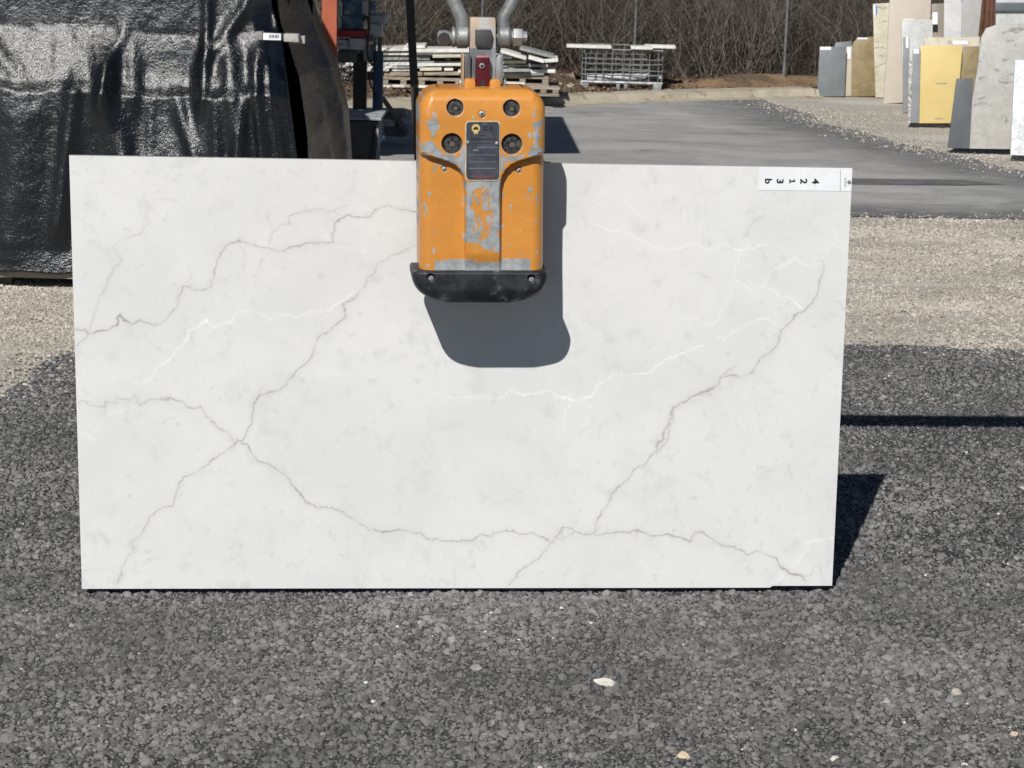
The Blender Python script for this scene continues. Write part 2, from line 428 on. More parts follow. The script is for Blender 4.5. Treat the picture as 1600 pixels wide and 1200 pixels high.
# kerb: separate concrete lengths
ks = empty('concrete_kerb', (kerb_w[2][0], kerb_w[2][1], 0)); tag(ks, kind='structure')
acc = [kerb_w[0]]
for a, b in zip(kerb_w[:-1], kerb_w[1:]):
    L = np.linalg.norm(b - a); k = max(1, round(L / 1.1))
    for j in range(k): acc.append(a + (b - a) * (j + 1) / k)
for i, (a, b) in enumerate(zip(acc[:-1], acc[1:])):
    t_ = nrm(b - a); nn = np.array([-t_[1], t_[0]]); a2 = a + t_ * .006; b2 = b - t_ * .006
    w = .34; dz = random.uniform(-.006, .006); wide = 1.0 + (2.2 if a[0] < -.2 else 0)
    prof_ = [(-.16, -.05), (-.16, .018), (0.0, .022), (.035, .085), (.06, .10 + dz), (w * wide, .105 + dz), (w * wide, -.05)]
    mb = MB(); v = []
    K = 10
    for j in range(K + 1):
        p = a2 + (b2 - a2) * j / K
        for (o_, z_) in prof_:
            w_ = .012 * (vnoise(np.array([p[0] * 7 + o_ * 31]), np.array([p[1] * 3 + z_ * 19]), 4)[0] - .5) if z_ > 0 else 0
            v.append((*(p + nn * (o_ + w_)), z_ + w_ * .8))
    npf = len(prof_); f = [(j * npf + q, j * npf + q + 1, (j + 1) * npf + q + 1, (j + 1) * npf + q) for j in range(K) for q in range(npf - 1)]
    f += [tuple(range(npf)), tuple(reversed(range(K * npf, (K + 1) * npf)))]
    mb.add(v, f); mb.build('kerb_stone', M_CONC, ks)

# ------------------------------------------------------------------ loose stones as instanced real geometry
def stones(name, pts, scl, rot, m, seedv, sub=2):
    n = len(pts)
    me = bpy.data.meshes.new(name); me.vertices.add(n); me.vertices.foreach_set('co', pts.astype(np.float32).reshape(-1))
    a = me.attributes.new('scl', 'FLOAT_VECTOR', 'POINT'); a.data.foreach_set('vector', scl.astype(np.float32).reshape(-1))
    a = me.attributes.new('rot', 'FLOAT_VECTOR', 'POINT'); a.data.foreach_set('vector', rot.astype(np.float32).reshape(-1))
    a = me.attributes.new('pick', 'INT', 'POINT'); a.data.foreach_set('value', rng.integers(0, 6, n).astype(np.int32))
    o = link(name, me, m)
    ng = bpy.data.node_groups.new(name, 'GeometryNodeTree')
    ng.interface.new_socket('Geometry', in_out='INPUT', socket_type='NodeSocketGeometry'); ng.interface.new_socket('Geometry', in_out='OUTPUT', socket_type='NodeSocketGeometry')
    N = ng.nodes; L = ng.links
    gi = N.new('NodeGroupInput'); go = N.new('NodeGroupOutput'); jn = N.new('GeometryNodeJoinGeometry')
    for k in range(6):
        ic = N.new('GeometryNodeMeshIcoSphere'); ic.inputs['Subdivisions'].default_value = sub; ic.inputs['Radius'].default_value = 1
        sp = N.new('GeometryNodeSetPosition'); ns = N.new('ShaderNodeTexNoise'); ns.inputs['Scale'].default_value = .9; ns.inputs['Detail'].default_value = 1
        ps = N.new('GeometryNodeInputPosition'); ad = N.new('ShaderNodeVectorMath'); ad.operation = 'ADD'; ad.inputs[1].default_value = (k * 7.3 + seedv, k * 3.1, k * 1.7)
        sb = N.new('ShaderNodeVectorMath'); sb.operation = 'SUBTRACT'; sb.inputs[1].default_value = (.5, .5, .5)
        ml = N.new('ShaderNodeVectorMath'); ml.operation = 'SCALE'; ml.inputs['Scale'].default_value = 1.5
        L.new(ps.outputs[0], ad.inputs[0]); L.new(ad.outputs[0], ns.inputs['Vector']); L.new(ns.outputs['Color'], sb.inputs[0]); L.new(sb.outputs[0], ml.inputs[0]); L.new(ml.outputs[0], sp.inputs['Offset'])
        L.new(ic.outputs['Mesh'], sp.inputs['Geometry'])
        sm_ = N.new('GeometryNodeSetMaterial'); sm_.inputs['Material'].default_value = m; L.new(sp.outputs[0], sm_.inputs[0])
        gt = N.new('GeometryNodeGeometryToInstance'); L.new(sm_.outputs[0], gt.inputs[0]); L.new(gt.outputs[0], jn.inputs[0])
    ip = N.new('GeometryNodeInstanceOnPoints'); ip.inputs['Pick Instance'].default_value = True
    def nat(nm, ty):
        q = N.new('GeometryNodeInputNamedAttribute'); q.data_type = ty; q.inputs[0].default_value = nm; return q.outputs['Attribute']
    L.new(gi.outputs[0], ip.inputs['Points']); L.new(jn.outputs[0], ip.inputs['Instance'])
    L.new(nat('scl', 'FLOAT_VECTOR'), ip.inputs['Scale']); L.new(nat('rot', 'FLOAT_VECTOR'), ip.inputs['Rotation']); L.new(nat('pick', 'INT'), ip.inputs['Instance Index'])
    L.new(ip.outputs[0], go.inputs[0])
    md = o.modifiers.new('stones', 'NODES'); md.node_group = ng
    tag(o, kind='stuff'); return o
def jit(x0, x1, y0, y1, s):
    xs = np.arange(x0, x1, s); ys = np.arange(y0, y1, s * .87); A, B = np.meshgrid(xs, ys); A = A + (np.arange(len(ys)) % 2)[:, None] * s / 2
    A = A + rng.uniform(-.38, .38, A.shape) * s; B = B + rng.uniform(-.38, .38, B.shape) * s
    return A.ravel(), B.ravel()
def proj(P):
    d = P - CAM; u = d @ RIGHT; v = d @ DOWN; w = d @ FWD
    return 800 + F * u / w, 600 + F * v / w
def wedge(x, y, mg):
    P = np.stack([x, y, np.zeros_like(x)], -1); u, v = proj(P); return (u > -mg) & (u < 1600 + mg) & (v < 1200 + mg)
# asphalt aggregate
PX = []
x, y = jit(-2.2, 2.2, 5.2, 7.2, .0112); k = wedge(x, y, 90); PX.append((x[k], y[k]))
x, y = jit(-3, 3.4, 7.2, 11.6, .0138); k = wedge(x, y, 120) & inpoly(x, y, pad); u, v = proj(np.stack([x, y, 0 * x], -1)); k &= (u < 330) | (u > 1150); PX.append((x[k], y[k]))
x = np.concatenate([a for a, b in PX]); y = np.concatenate([b for a, b in PX]); n = len(x)
patchy = fbm(x * 1.6, y * 1.6, 21, 3)
sz = rng.lognormal(math.log(.0047), .46, n) * (0.75 + .55 * patchy)
sz = np.where(rng.random(n) < .03, sz * 1.5, sz); sz = np.clip(sz, .003, .016)
asp = rng.uniform(.65, 1.15, (n, 1))
scl = np.stack([sz, sz * asp[:, 0], sz * rng.uniform(.6, .95, n)], -1)
rot = np.stack([rng.normal(0, .42, n), rng.normal(0, .42, n), rng.uniform(0, 6.28, n)], -1)
drop = rng.random(n) < .10 + .16 * sst(.50, .68, fbm(x * 2.3 + 9, y * 2.3, 33, 4))
keep = ~drop
pts = np.stack([x, y, .0115 + rng.uniform(-.0022, .0022, n)], -1)
print('aggregate', keep.sum())
stones('asphalt_aggregate', pts[keep], scl[keep], rot[keep], M_AGG, 0)
# gravel
x, y = jit(-4.2, 5.2, 10.2, 16.2, .017); k = wedge(x, y, 150); u, v = proj(np.stack([x, y, 0 * x], -1))
k &= ((u < 330) | (u > 1150)) & ~inpoly(x, y, pad) & ~inpoly(x, y, road_poly); x, y = x[k], y[k]
x2, y2 = jit(2.5, 8.5, 15, 24.8, .05); k = ~inpoly(x2, y2, road_poly) & wedge(x2, y2, 150); x = np.concatenate([x, x2[k]]); y = np.concatenate([y, y2[k]]); n = len(x)
far = y > 16
sz = np.clip(rng.lognormal(math.log(.0060), .38, n), .003, .018) * np.where(far, 1.0, 1)
scl = np.stack([sz, sz * rng.uniform(.6, 1.1, n), sz * rng.uniform(.45, .8, n)], -1)
rot = np.stack([rng.normal(0, .35, n), rng.normal(0, .35, n), rng.uniform(0, 6.28, n)], -1)
keep = rng.random(n) > .12 + .65 * sst(.46, .64, fbm(x * .9, y * 1.7, 44, 4))
print('gravel', keep.sum())
stones('gravel', np.stack([x, y, .002 + 0 * x], -1)[keep], scl[keep], rot[keep], M_GST, 3)
# light stones strewn over the edges of the asphalt
xa, ya = [], []
for e_, nn_, sd_ in ((ne, 3200, .13), (near_e, 900, .14), (right_e, 2600, .22)):
    q = rng.integers(0, len(e_), nn_); p = np.array([e_[i] for i in q]) + rng.normal(0, sd_, (nn_, 2)); xa.append(p[:, 0]); ya.append(p[:, 1])
x = np.concatenate(xa); y = np.concatenate(ya); n = len(x); sz = np.clip(rng.lognormal(math.log(.0065), .4, n), .003, .016)
stones('scattered_gravel', np.stack([x, y, .012 + 0 * x], -1), np.stack([sz, sz * .8, sz * .6], -1), np.stack([0 * x, 0 * x, rng.uniform(0, 6, n)], -1), M_GST, 5)
# single pale specks on the asphalt
n = 420; x = rng.uniform(-2, 3.2, n); y = rng.uniform(5.3, 10.5, n); sz = np.clip(rng.lognormal(math.log(.0034), .5, n), .0016, .009)
stones('pale_grit', np.stack([x, y, .015 + 0 * x], -1), np.stack([sz, sz * .8, sz * .6], -1), np.stack([0 * x, 0 * x, rng.uniform(0, 6, n)], -1), mat('pale_grit', (.72, .70, .66), (.5, .45, .38), .6, 0, 100), 8)

def rock(name, px, py, w, d, h, m, label, rz=0, seed=1, ang=.5):
    c = G(px, py); bm = bmesh.new(); bmesh.ops.create_icosphere(bm, subdivisions=3, radius=1)
    r = random.Random(seed); off = Vector((r.uniform(0, 50), r.uniform(0, 50), 3))
    from mathutils import noise as mn
    for v in bm.verts:
        q = v.co.copy(); k = 1 + ang * mn.noise(q * 1.1 + off) + .25 * ang * mn.noise(q * 3 + off)
        v.co = Vector((q.x * k * w / 2, q.y * k * d / 2, max(q.z * k, -.4) * h / 2))
    me = bpy.data.meshes.new(name); bm.to_mesh(me); bm.free(); smooth(me, 25)
    o = link(name, me, m); o.location = (c[0], c[1], .012 + h * .25); o.rotation_euler[2] = rz
    tag(o, label, 'stone'); return o
M_WST = mat('white_stone', (.70, .68, .62), (.52, .49, .42), .7, 0, 30, bump=.002, bscale=80)
M_PST = mat('pink_stone', (.55, .42, .30), (.62, .52, .40), .7, 0, 30, bump=.001)
rock('stone', 945, 1076, .072, .050, .022, M_WST, 'pale white flat stone chip lying alone on the asphalt in front of the slab', rz=-.5, seed=3, ang=.35)
rock('stone', 745, 1055, .032, .034, .026, mat('grey_stone', (.21, .21, .20), (.27, .27, .26), .8, 0, 30, bump=.001), 'small angular grey stone on the asphalt left of the white stone chip', seed=8, ang=.7)
rock('stone', 1067, 1192, .034, .034, .022, M_PST, 'round pinkish pebble at the bottom edge of the photo', seed=5)
rock('stone', 1493, 1093, .036, .032, .024, mat('tan_stone', (.45, .43, .36), (.33, .31, .26), .7, 0, 40, bump=.001), 'pale round pebble on the asphalt at lower right', seed=12)
rock('stone', 1303, 1195, .022, .034, .018, M_WST, 'small cream pebble at the lower right bottom edge of the asphalt', seed=15)
rock('stone', 1584, 1156, .020, .020, .016, M_PST, 'tiny tan pebble near the right edge of the foreground asphalt', seed=17)

# ------------------------------------------------------------------ thicket of bare brush behind the fence line
def twigs(name, N, xr, tr, hr, rr, m, arch, seed, seg=8, lean=.5, kink=.10):
    r = np.random.default_rng(seed); x = r.uniform(*xr, N); t = r.uniform(*tr, N) + (.9 if tr[0] < 3 else 0) * (x < .75); y = kerbY(x) + .33 + t
    z0 = np.interp(t, bt, np.interp(bt, bt, .085 + .10 * sst(.2, 1.6, bt) + .30 * sst(1.2, 4.0, bt) + np.clip(bt - 3.2, 0, 99) * .42)) - .05
    h = r.uniform(*hr, N) * (.55 + .9 * fbm(x * .9, t * .7, seed + 3, 3)); azm = r.uniform(0, 2 * np.pi, N); dirx, diry = np.cos(azm), np.sin(azm) * .6
    ln = r.normal(0, lean, N); ar = r.uniform(0, arch, N); rad = r.uniform(*rr, N)
    P = np.zeros((N, seg + 1, 3)); kx = np.zeros(N); ky = np.zeros(N)
    for i in range(seg + 1):
        s = i / seg
        P[:, i, 0] = x + h * (ln * s + ar * s * s * dirx) + kx; P[:, i, 1] = y + h * (.3 * ln * s + ar * s * s * diry) + ky
        P[:, i, 2] = z0 + h * (s - ar * .55 * s * s * s)
        kx = kx + r.normal(0, kink, N) * h / seg; ky = ky + r.normal(0, kink, N) * h / seg
    V = np.zeros((N, seg + 1, 3, 3))
    for k in range(3):
        a = 2 * np.pi * k / 3
        rads = rad[:, None] * (1 - .8 * np.linspace(0, 1, seg + 1))[None]
        V[:, :, k, 0] = P[:, :, 0] + rads * math.cos(a); V[:, :, k, 1] = P[:, :, 1] + rads * math.sin(a); V[:, :, k, 2] = P[:, :, 2] + rads * math.sin(a) * .3
    idx = np.arange(N * (seg + 1) * 3).reshape(N, seg + 1, 3)
    q = np.stack([idx[:, :-1], np.roll(idx, -1, 2)[:, :-1], np.roll(idx, -1, 2)[:, 1:], idx[:, 1:]], -1).reshape(-1, 4)
    me = bpy.data.meshes.new(name); me.vertices.add(V.size // 3); me.vertices.foreach_set('co', V.reshape(-1).astype(np.float32))
    me.loops.add(q.size); me.loops.foreach_set('vertex_index', q.reshape(-1).astype(np.int32)); me.polygons.add(len(q)); me.polygons.foreach_set('loop_start', np.arange(0, q.size, 4, dtype=np.int32))
    tone = np.repeat(r.random(N), (seg + 1) * 3)
    me.update(calc_edges=True); a = me.attributes.new('tone', 'FLOAT', 'POINT'); a.data.foreach_set('value', tone.astype(np.float32))
    return link(name, me, m)
def m_twig(nm, a, b):
    t = NT(nm); tone = t.attr('tone'); n_ = t.noise(14, 3)
    c = t.mix(tone, a, b); c = t.mix(t.rg(n_, .4, .7, 0, .4), c, tuple(v * .6 for v in a)); return t.out(c, .9, Specular_IOR_Level=.2)
M_TW = m_twig('bare_twigs', (.045, .037, .03), (.18, .152, .125))
M_TW2 = m_twig('grey_stems', (.16, .14, .115), (.34, .30, .25))
tag(twigs('thicket', 15000, (-6, 9), (.9, 4.2), (.35, 1.9), (.0022, .006), M_TW, 1.0, 5, 8, .6, .38), kind='stuff')
tag(twigs('dry_stems', 1700, (-6, 9), (.75, 2.6), (.5, 2.2), (.0025, .0065), M_TW2, .7, 9, 10, .42, .30), kind='stuff')
cpx = AY(1215, 100, 25.)[0]; tag(twigs('pale_stems', 90, (cpx - .7, cpx + .55), (.9, 1.4), (.8, 2.4), (.005, .010), M_TW2, .4, 29, 10, .22, .14), kind='stuff')
tag(twigs('brambles', 4500, (-6, 9), (.7, 3.0), (.15, .6), (.0018, .004), M_TW, 1.4, 13, 6, .9, .3), kind='stuff')
tag(twigs('high_brush', 5000, (-14, 16), (3.2, 9), (1.5, 3.4), (.004, .010), M_TW, .6, 17, 7, .35, .16), kind='stuff')
# leaf litter
n = 15000; x = rng.uniform(-5, 8, n); tt = rng.uniform(.02, 2.2, n) ; y = kerbY(x) + .33 + tt
zz = .085 + .10 * sst(.2, 1.6, tt) + .30 * sst(1.2, 4, tt) + .02
sz = rng.uniform(.010, .026, n)
keep = ~((x < .05) & (tt < 1.0)) & (rng.random(n) > .6 * (sst(1.6, 2.4, x) * (1 - sst(.5, 1.0, tt))))
stones('leaf_litter', np.stack([x, y, zz], -1)[keep], np.stack([sz, sz * .7, sz * .25], -1)[keep], rng.normal(0, .7, (n, 3))[keep], m_stone('dead_leaves', (.07, .045, .03), (.22, .14, .09), (.33, .26, .2), .12), 4, 1)

# fence posts
pg = 'steel fence posts along the brush'
for px, py, w, lb in ((752, 84, .020, 'thin grey fence post seen inside the bow of the shackle'), (991, 84, .028, 'plain thin grey steel fence post standing in the brush behind the wire cage'), (1225, 112, .034, 'thin grey steel fence post among pale stems right of the wire cage')):
    Y = kerbY(AY(px, py, 25.)[0]) + 1.1 if px > 1100 else kerbY(AY(px, py, 25.)[0]) + 1.3
    p = AY(px, py, Y)
    root = empty('fence_post', (p[0], p[1], .1)); tag(root, lb, 'fence post', pg)
    MB().tube([(p[0], p[1], .05), (p[0], p[1], 2.5)], w / 2, 10).build('post', mat('post_steel', (.20, .21, .22), (.14, .15, .16), .6, .3, 10), root)
    MB().tube([(p[0], p[1], 2.5), (p[0], p[1], 2.53)], [w * .62, w * .3], 10).build('cap', M_STEEL, root)

# ------------------------------------------------------------------ wire cage (pallet container)
Yc = kerbY(1.3) + .55
def cageP(px, py, dy=0): return AY(px, py, Yc + dy)
cl = cageP(908, 148); cr = cageP(1033, 147); z0 = .10
cw = cr[0] - cl[0]; cx0, cx1 = cl[0], cr[0]; chh = cageP(970, 78)[2] - z0; dep = .62
cage = empty('wire_cage', ((cx0 + cx1) / 2, Yc, z0)); tag(cage, 'low galvanised wire pallet cage with bent wires standing on the kerb', 'wire cage')
def cside(a, b, nv, seed, nm):
    r = random.Random(seed); a = np.array(a); b = np.array(b); mb = MB()
    for i in range(nv):
        s = (i + .5) / nv + r.uniform(-.012, .012); p = a + (b - a) * s; q = p + np.array([0, 0, 1.]) * 0
        top = r.choice([1, 1, 1, .96, .8]); bot = .12
        mb.tube([p + [0, 0, bot * chh], p + [r.uniform(-.008, .008), r.uniform(-.01, .01), .5 * chh], p + [0, 0, top * chh]], .0062, 5)
    for z in (.36, .47, .64, .76):
        pts = [a + (b - a) * s + np.array([0, 0, z * chh + r.uniform(-.007, .007)]) for s in np.linspace(0, 1, 9)]
        mb.tube(pts, .0062 if z != .36 else .009, 5)
    return mb.build(nm, M_CAGE, cage, sm=True)
A_ = (cx0, Yc, z0); B_ = (cx1, Yc, z0); C_ = (cx1 + .05, Yc + dep, z0 + .02); D_ = (cx0 + .05, Yc + dep, z0 + .02)
cside(A_, B_, 9, 1, 'wire_panel'); cside(D_, C_, 9, 2, 'wire_panel'); cside(A_, D_, 5, 3, 'wire_panel'); cside(B_, C_, 5, 4, 'wire_panel')
mb = MB(); ring = [np.array(A_), np.array(B_), np.array(C_), np.array(D_), np.array(A_)]
mb.tube([p + np.array([0, 0, chh]) for p in ring], .010, 6); mb.build('top_rail', M_CAGE, cage, sm=True)
mb = MB(); mb.tube([p + np.array([0, 0, .17 * chh]) for p in ring], .020, 8)
for x_ in np.linspace(cx0, cx1, 6): mb.tube([(x_, Yc, z0 + .17 * chh), (x_ + .03, Yc + dep, z0 + .17 * chh)], .012, 6)
mb.build('base_frame', M_STEEL, cage, sm=True)
for x_ in (cx0 + .035, (cx0 + cx1) / 2 - .04, (cx0 + cx1) / 2 + .05, cx1 - .05):
    for dy_ in (0.02, dep - .02):
        w_ = .10 if x_ in (cx0 + .035, cx1 - .05) else .045
        MB().box((x_, Yc + dy_, z0 + .075 * chh), (w_, .07, .15 * chh)).build('foot', M_STEEL, cage, bevel=.008)
bag = []
Pb = [(cx0 + .06, .19), (cx0 + .2, .20), (cx0 + .4, .215), (cx0 + .6, .225), (cx0 + .72, .25), (cx0 + .80, .30)]
mb = MB(); mb.tube([(a, Yc + .06 + .02 * i, z0 + b * chh + .03) for i, (a, b) in enumerate(Pb)], [.03, .045, .05, .045, .042, .02], 10)
o = mb.build('plastic_sheet', mat('crumpled_plastic', (.40, .43, .42), (.58, .61, .60), .35, 0, 20, bump=.012, bscale=22), None, sm=True)
tag(o, 'crumpled pale grey plastic sheet rolled up inside the wire cage', 'plastic sheet')
M_QTZ = mat('white_stone_edge', (.74, .735, .69), (.60, .59, .54), .6, 0, 12, bump=.001, rand=.06)
for (xa_, ya_, xb_, yb_, dy_, lb) in ((885, 77.0, 955, 76.5, -.06, 'white stone strip lying on the left end of the wire cage top'),
                                 (986, 77.5, 1020, 77.2, -.05, 'short white stone strip lying on the middle of the wire cage top'),
                                 (1008, 73.6, 1056, 71.2, .30, 'white stone strip sticking out over the right end of the wire cage')):
    a = cageP(xa_, ya_, dy_); b = cageP(xb_, yb_, dy_); zc = z0 + chh + .030 if dy_ < 0 else z0 + chh + .028
    a[2] = b[2] = zc; b[2] += .0
    d_ = b - a; L_ = np.linalg.norm(d_)
    o = MB().box((a + b) / 2 + [0, .12, 0], (L_, .26, .032), X=nrm(d_)).build('stone_strip', M_QTZ, None, bevel=.003); tag(o, lb, 'stone strip')
# rubble beside the cage
o = rock('rubble_heap', 893, 147, .17, .14, .15, mat('brown_rubble', (.20, .13, .10), (.33, .24, .18), .9, 0, 16, bump=.02, bscale=30), 'lump of reddish brown rubble between the strip stack and the wire cage', seed=21, ang=.9)
o['category'] = 'rubble'; o.location.z = .15; o.location.y += .2
o = rock('stone', 890, 153, .13, .08, .07, M_CONC, 'pale broken concrete lump lying on the kerb beside the wire cage', seed=23, ang=.6); o.location.z = .12; o.location.y += .1

# ------------------------------------------------------------------ stack of stone strips on pallets
Ys = kerbY(-.6) + .75
def SY(px, py, dy=0): return AY(px, py, Ys + dy)
M_CRM = mat('cream_stone_edge', (.60, .58, .45), (.50, .47, .37), .7, 0, 12, rand=.1)
M_GRS = mat('grey_stone_edge', (.30, .31, .30), (.22, .225, .22), .7, 0, 14, rand=.15)
M_TAN = mat('tan_stone_edge', (.36, .30, .22), (.28, .23, .17), .8, 0, 10, rand=.15)
strips = [  # x0, y0, x1, y1, thickness px, material, depth offset
 (556, 78.0, 640, 77.0, 5.0, 'w', 0), (632, 73.5, 664, 73.0, 4.5, 'w', .05), (650, 79.5, 734, 79.5, 5.0, 'w', -.02),
 (556, 84.0, 706, 84.2, 4.0, 'w', .03), (708, 84.5, 724, 85.0, 3.5, 'g', .02), (676, 88.0, 742, 87.0, 4.5, 'c', -.05), (556, 91.0, 672, 91.0, 6.0, 'g', .06),
 (782, 80.0, 822, 92.0, 4.0, 'w', -.12), (812, 76.0, 866, 90.0, 4.0, 'g', .10), (826, 90.0, 850, 96.5, 4.5, 'w', -.10), (846, 96.0, 872, 94.0, 5.0, 'w', .04),
 (742, 89.5, 800, 90.5, 4.0, 'w', .04), (744, 97.0, 822, 97.0, 4.5, 'c', .02), (640, 98.0, 740, 97.0, 3.5, 'g', .03),
 (540, 101.0, 640, 99.8, 4.5, 'w', 0), (646, 101.5, 730, 100.5, 4.5, 'w', .01), (760, 103.0, 856, 103.0, 4.0, 'g', .05),
 (556, 105.0, 620, 105.0, 3.0, 'w', -.02), (620, 105.5, 664, 105.5, 3.0, 'g', -.02),
 (540, 109.5, 608, 109.0, 4.5, 'w', -.03), (612, 109.0, 652, 108.5, 4.5, 'w', .0), (656, 108.5, 690, 108.0, 4.5, 'c', -.02), (694, 108.5, 708, 108.5, 4.0, 'w', .02),
 (745, 110.0, 762, 111.0, 4.5, 'w', -.04), (764, 112.5, 780, 113.0, 4.5, 'w', -.05), (786, 110.5, 828, 110.0, 4.5, 'g', -.04), (820, 111.5, 868, 111.5, 5.0, 'w', .06),
 (716, 112.0, 736, 111.0, 4.5, 'w', -.04), (600, 115.5, 660, 115.5, 6.0, 't', .0), (662, 115.5, 735, 115.0, 4.5, 't', -.02), (745, 116.5, 850, 116.0, 4.0, 'g', .02)]
mm = {'w': M_QTZ, 'c': M_CRM, 'g': M_GRS, 't': M_TAN}
cn = {'w': 'white', 'c': 'cream', 'g': 'grey', 't': 'tan'}
def where(x0, x1, y):
    h_ = 'top' if y < 86 else ('upper' if y < 99 else ('middle' if y < 107 else 'lower'))
    s_ = 'left of dark post' if x1 < 648 else ('right of lifter bracket' if x0 > 740 else ('directly behind dark post' if x0 < 648 else 'between dark post and lifter bracket'))
    return h_, s_
seen = {}
for (xa_, ya_, xb_, yb_, th, c_, dy_) in strips:
    a = SY(xa_, ya_, dy_); b = SY(xb_, yb_, dy_); d_ = b - a; L_ = np.linalg.norm(d_)
    X = nrm(d_); Z = nrm(np.array([0, 0, 1.]) - X * X[2]); Yv = np.cross(Z, X)
    tz = th / 3400 * Ys
    o = MB().box((a + b) / 2 + Yv * .25, (L_, .5, tz), X, Yv, Z).build('stone_strip', mm[c_], None, bevel=.003)
    h_, s_ = where(xa_, xb_, ya_)
    ln_ = 'short' if L_ < .25 else ('long' if L_ > .6 else 'medium length')
    tl = 'tilted ' if abs(yb_ - ya_) > 5 else ''
    lb = f'{tl}{ln_} {cn[c_]} strip in the {h_} layer {s_}'
    seen.setdefault(lb, []).append(o)
    tag(o, lb, 'stone strip', 'stone strips stacked on the pallets')
for lb, l_ in seen.items():
    if len(l_) > 1:
        for o, w_ in zip(sorted(l_, key=lambda q: q.data.vertices[0].co.x), ('left one', 'middle one', 'right one')): o['label'] = lb + ', ' + w_
# timber bearers between the layers
for i, (x_, y_, hgt) in enumerate(((575, 94.8, 4.0), (700, 93.5, 4.0), (800, 100.5, 2.6), (600, 120.6, 3.5), (690, 119.5, 3.5), (800, 106.6, 3.6), (850, 106.6, 3.6))):
    p = SY(x_, y_); o = MB().box(p + np.array([0, .27, 0]), (.06, .44, hgt / 3400 * Ys)).build('timber_bearer', M_WOOD, None)
    tag(o, ['short timber spacer under the top strips at the left end of the stack', 'timber spacer under the top strips left of the orange lifter', 'timber spacer under the tilted strips right of the lifter bracket', 'timber spacer on the upper pallet at the left end', 'timber spacer on the upper pallet beside the lifter bracket', 'timber spacer under the middle strips right of the bracket', 'timber spacer near the right end of the strip stack'][i], 'spacer')
def pallet(xa_, xb_, ytop, hpx, dy_, label, nb=4):
    a = SY(xa_, ytop, dy_); b = SY(xb_, ytop, dy_); root = empty('pallet', ((a[0] + b[0]) / 2, a[1] + .3, b[2] - hpx / 3400 * Ys)); tag(root, label, 'pallet', 'weathered pallets under the strip stack')
    k = Ys / 3400; W_ = b[0] - a[0]; cx_ = (a[0] + b[0]) / 2; tb = 4.2 * k
    for j in range(6): MB().box((cx_ + random.uniform(-.01, .01), a[1] + .05 + j * .115, b[2] - tb / 2), (W_, .09, tb)).build('board', M_WOOD, root)
    for j in range(3): MB().box((cx_, a[1] + .05 + j * .28, b[2] - hpx * k + tb / 2), (W_, .08, tb)).build('board', M_WOOD, root)
    for i in range(nb):
        for j in range(3): MB().box((a[0] + .04 + (W_ - .08) * i / (nb - 1), a[1] + .05 + j * .28, b[2] - hpx * k / 2), (.065, .085, hpx * k - 2 * tb - .002)).build('block', M_WOOD, root)
pallet(596, 722, 123.0, 16, -.03, 'upper weathered pallet on the left under the strip stack', 5)
pallet(740, 858, 119.5, 16, .04, 'upper weathered pallet on the right under the strip stack', 4)
pallet(590, 745, 140.0, 15, 0.02, 'lower pallet of the left strip stack beside the dark post', 6)
pallet(748, 874, 136.0, 15, .0, 'lower pallet of the right strip stack with dark gaps between blocks', 7)
for (xa_, xb_, y_, lb) in ((588, 610, 135.5, 'short white strip between pallets beside the blue column'), (613, 632, 135.2, 'short white strip between pallets just left of the dark post'), (653, 690, 136.3, 'white strip between the left pallets right of the dark post'), (697, 720, 134.6, 'white strip between pallets left of the orange lug'), (789, 820, 131.5, 'white strip between the right pallets beside the lifter')):
    a = SY(xa_, y_ - .3, -.06); b = SY(xb_, y_ - .3, -.06)
    o = MB().box((a + b) / 2 + [0, .2, 0], (b[0] - a[0], .38, .026)).build('stone_strip', M_QTZ, None, bevel=.003); tag(o, lb, 'stone strip', 'stone strips stacked on the pallets')

# ------------------------------------------------------------------ canopy whose shade falls on the road
poly = [(588, 243), (905, 241), (877, 184), (560, 207), (566, 374), (655, 374), (655, 320), (592, 262)]  # roof outline stretched forward to put the tub and end flap in shade
HR = 2.55
rc = [gnd(np.array(a), np.array(b)) - SUND / SUND[2] * -HR * -1 for a, b in poly]
rc = [G(a, b) + SUND * (HR / SUND[2]) for a, b in poly]
rc[0] = rc[0] + np.array([-6.0, .0, 0]); rc[3] = rc[3] + np.array([-6.0, 0, 0]); rc_ = rc[4].copy(); rc[0] = np.array([rc[0][0] + 6.0, rc[0][1], 0])
for q in rc: q[2] = HR
rc = rc[:4] + [np.array([rc[4][0] - 6.5, rc[4][1], HR])] + rc[4:]
canopy = empty('canopy', (rc[1][0] - 1, (rc[1][1] + rc[2][1]) / 2, 0)); tag(canopy, 'flat roofed steel canopy on dark posts over the blue machine', 'canopy')
MB().prism(rc, (0, 0, .05)).build('roof', mat('roof_sheet', (.30, .31, .32), (.22, .23, .24), .5, .5, 3), canopy)
a = G(654, 256); top = AY(640, -6, a[1]); dx = top[0] - a[0]; dzt = top[2]
foot = a; ptop = a + np.array([dx / dzt * HR, 0, HR])
post = MB()
def hbeam(mb, p, q, w):
    t_ = nrm(q - p); X = np.array([1., 0, 0]); X = nrm(X - t_ * (X @ t_)); Yv = np.cross(t_, X); c_ = (p + q) / 2; L_ = np.linalg.norm(q - p)
    mb.box(c_ - Yv * w * .45, (w, w * .1, L_), X, Yv, t_); mb.box(c_ + Yv * w * .45, (w, w * .1, L_), X, Yv, t_); mb.box(c_, (w * .12, w * .78, L_), X, Yv, t_)
hbeam(post, foot, ptop, .066); post.build('post', M_DKST, canopy)
mb = MB(); hbeam(mb, np.array([AY(562, 60, rc[2][1] - .2)[0], rc[2][1] - .2, 0]), np.array([AY(562, 60, rc[2][1] - .2)[0], rc[2][1] - .2, HR]), .066); 
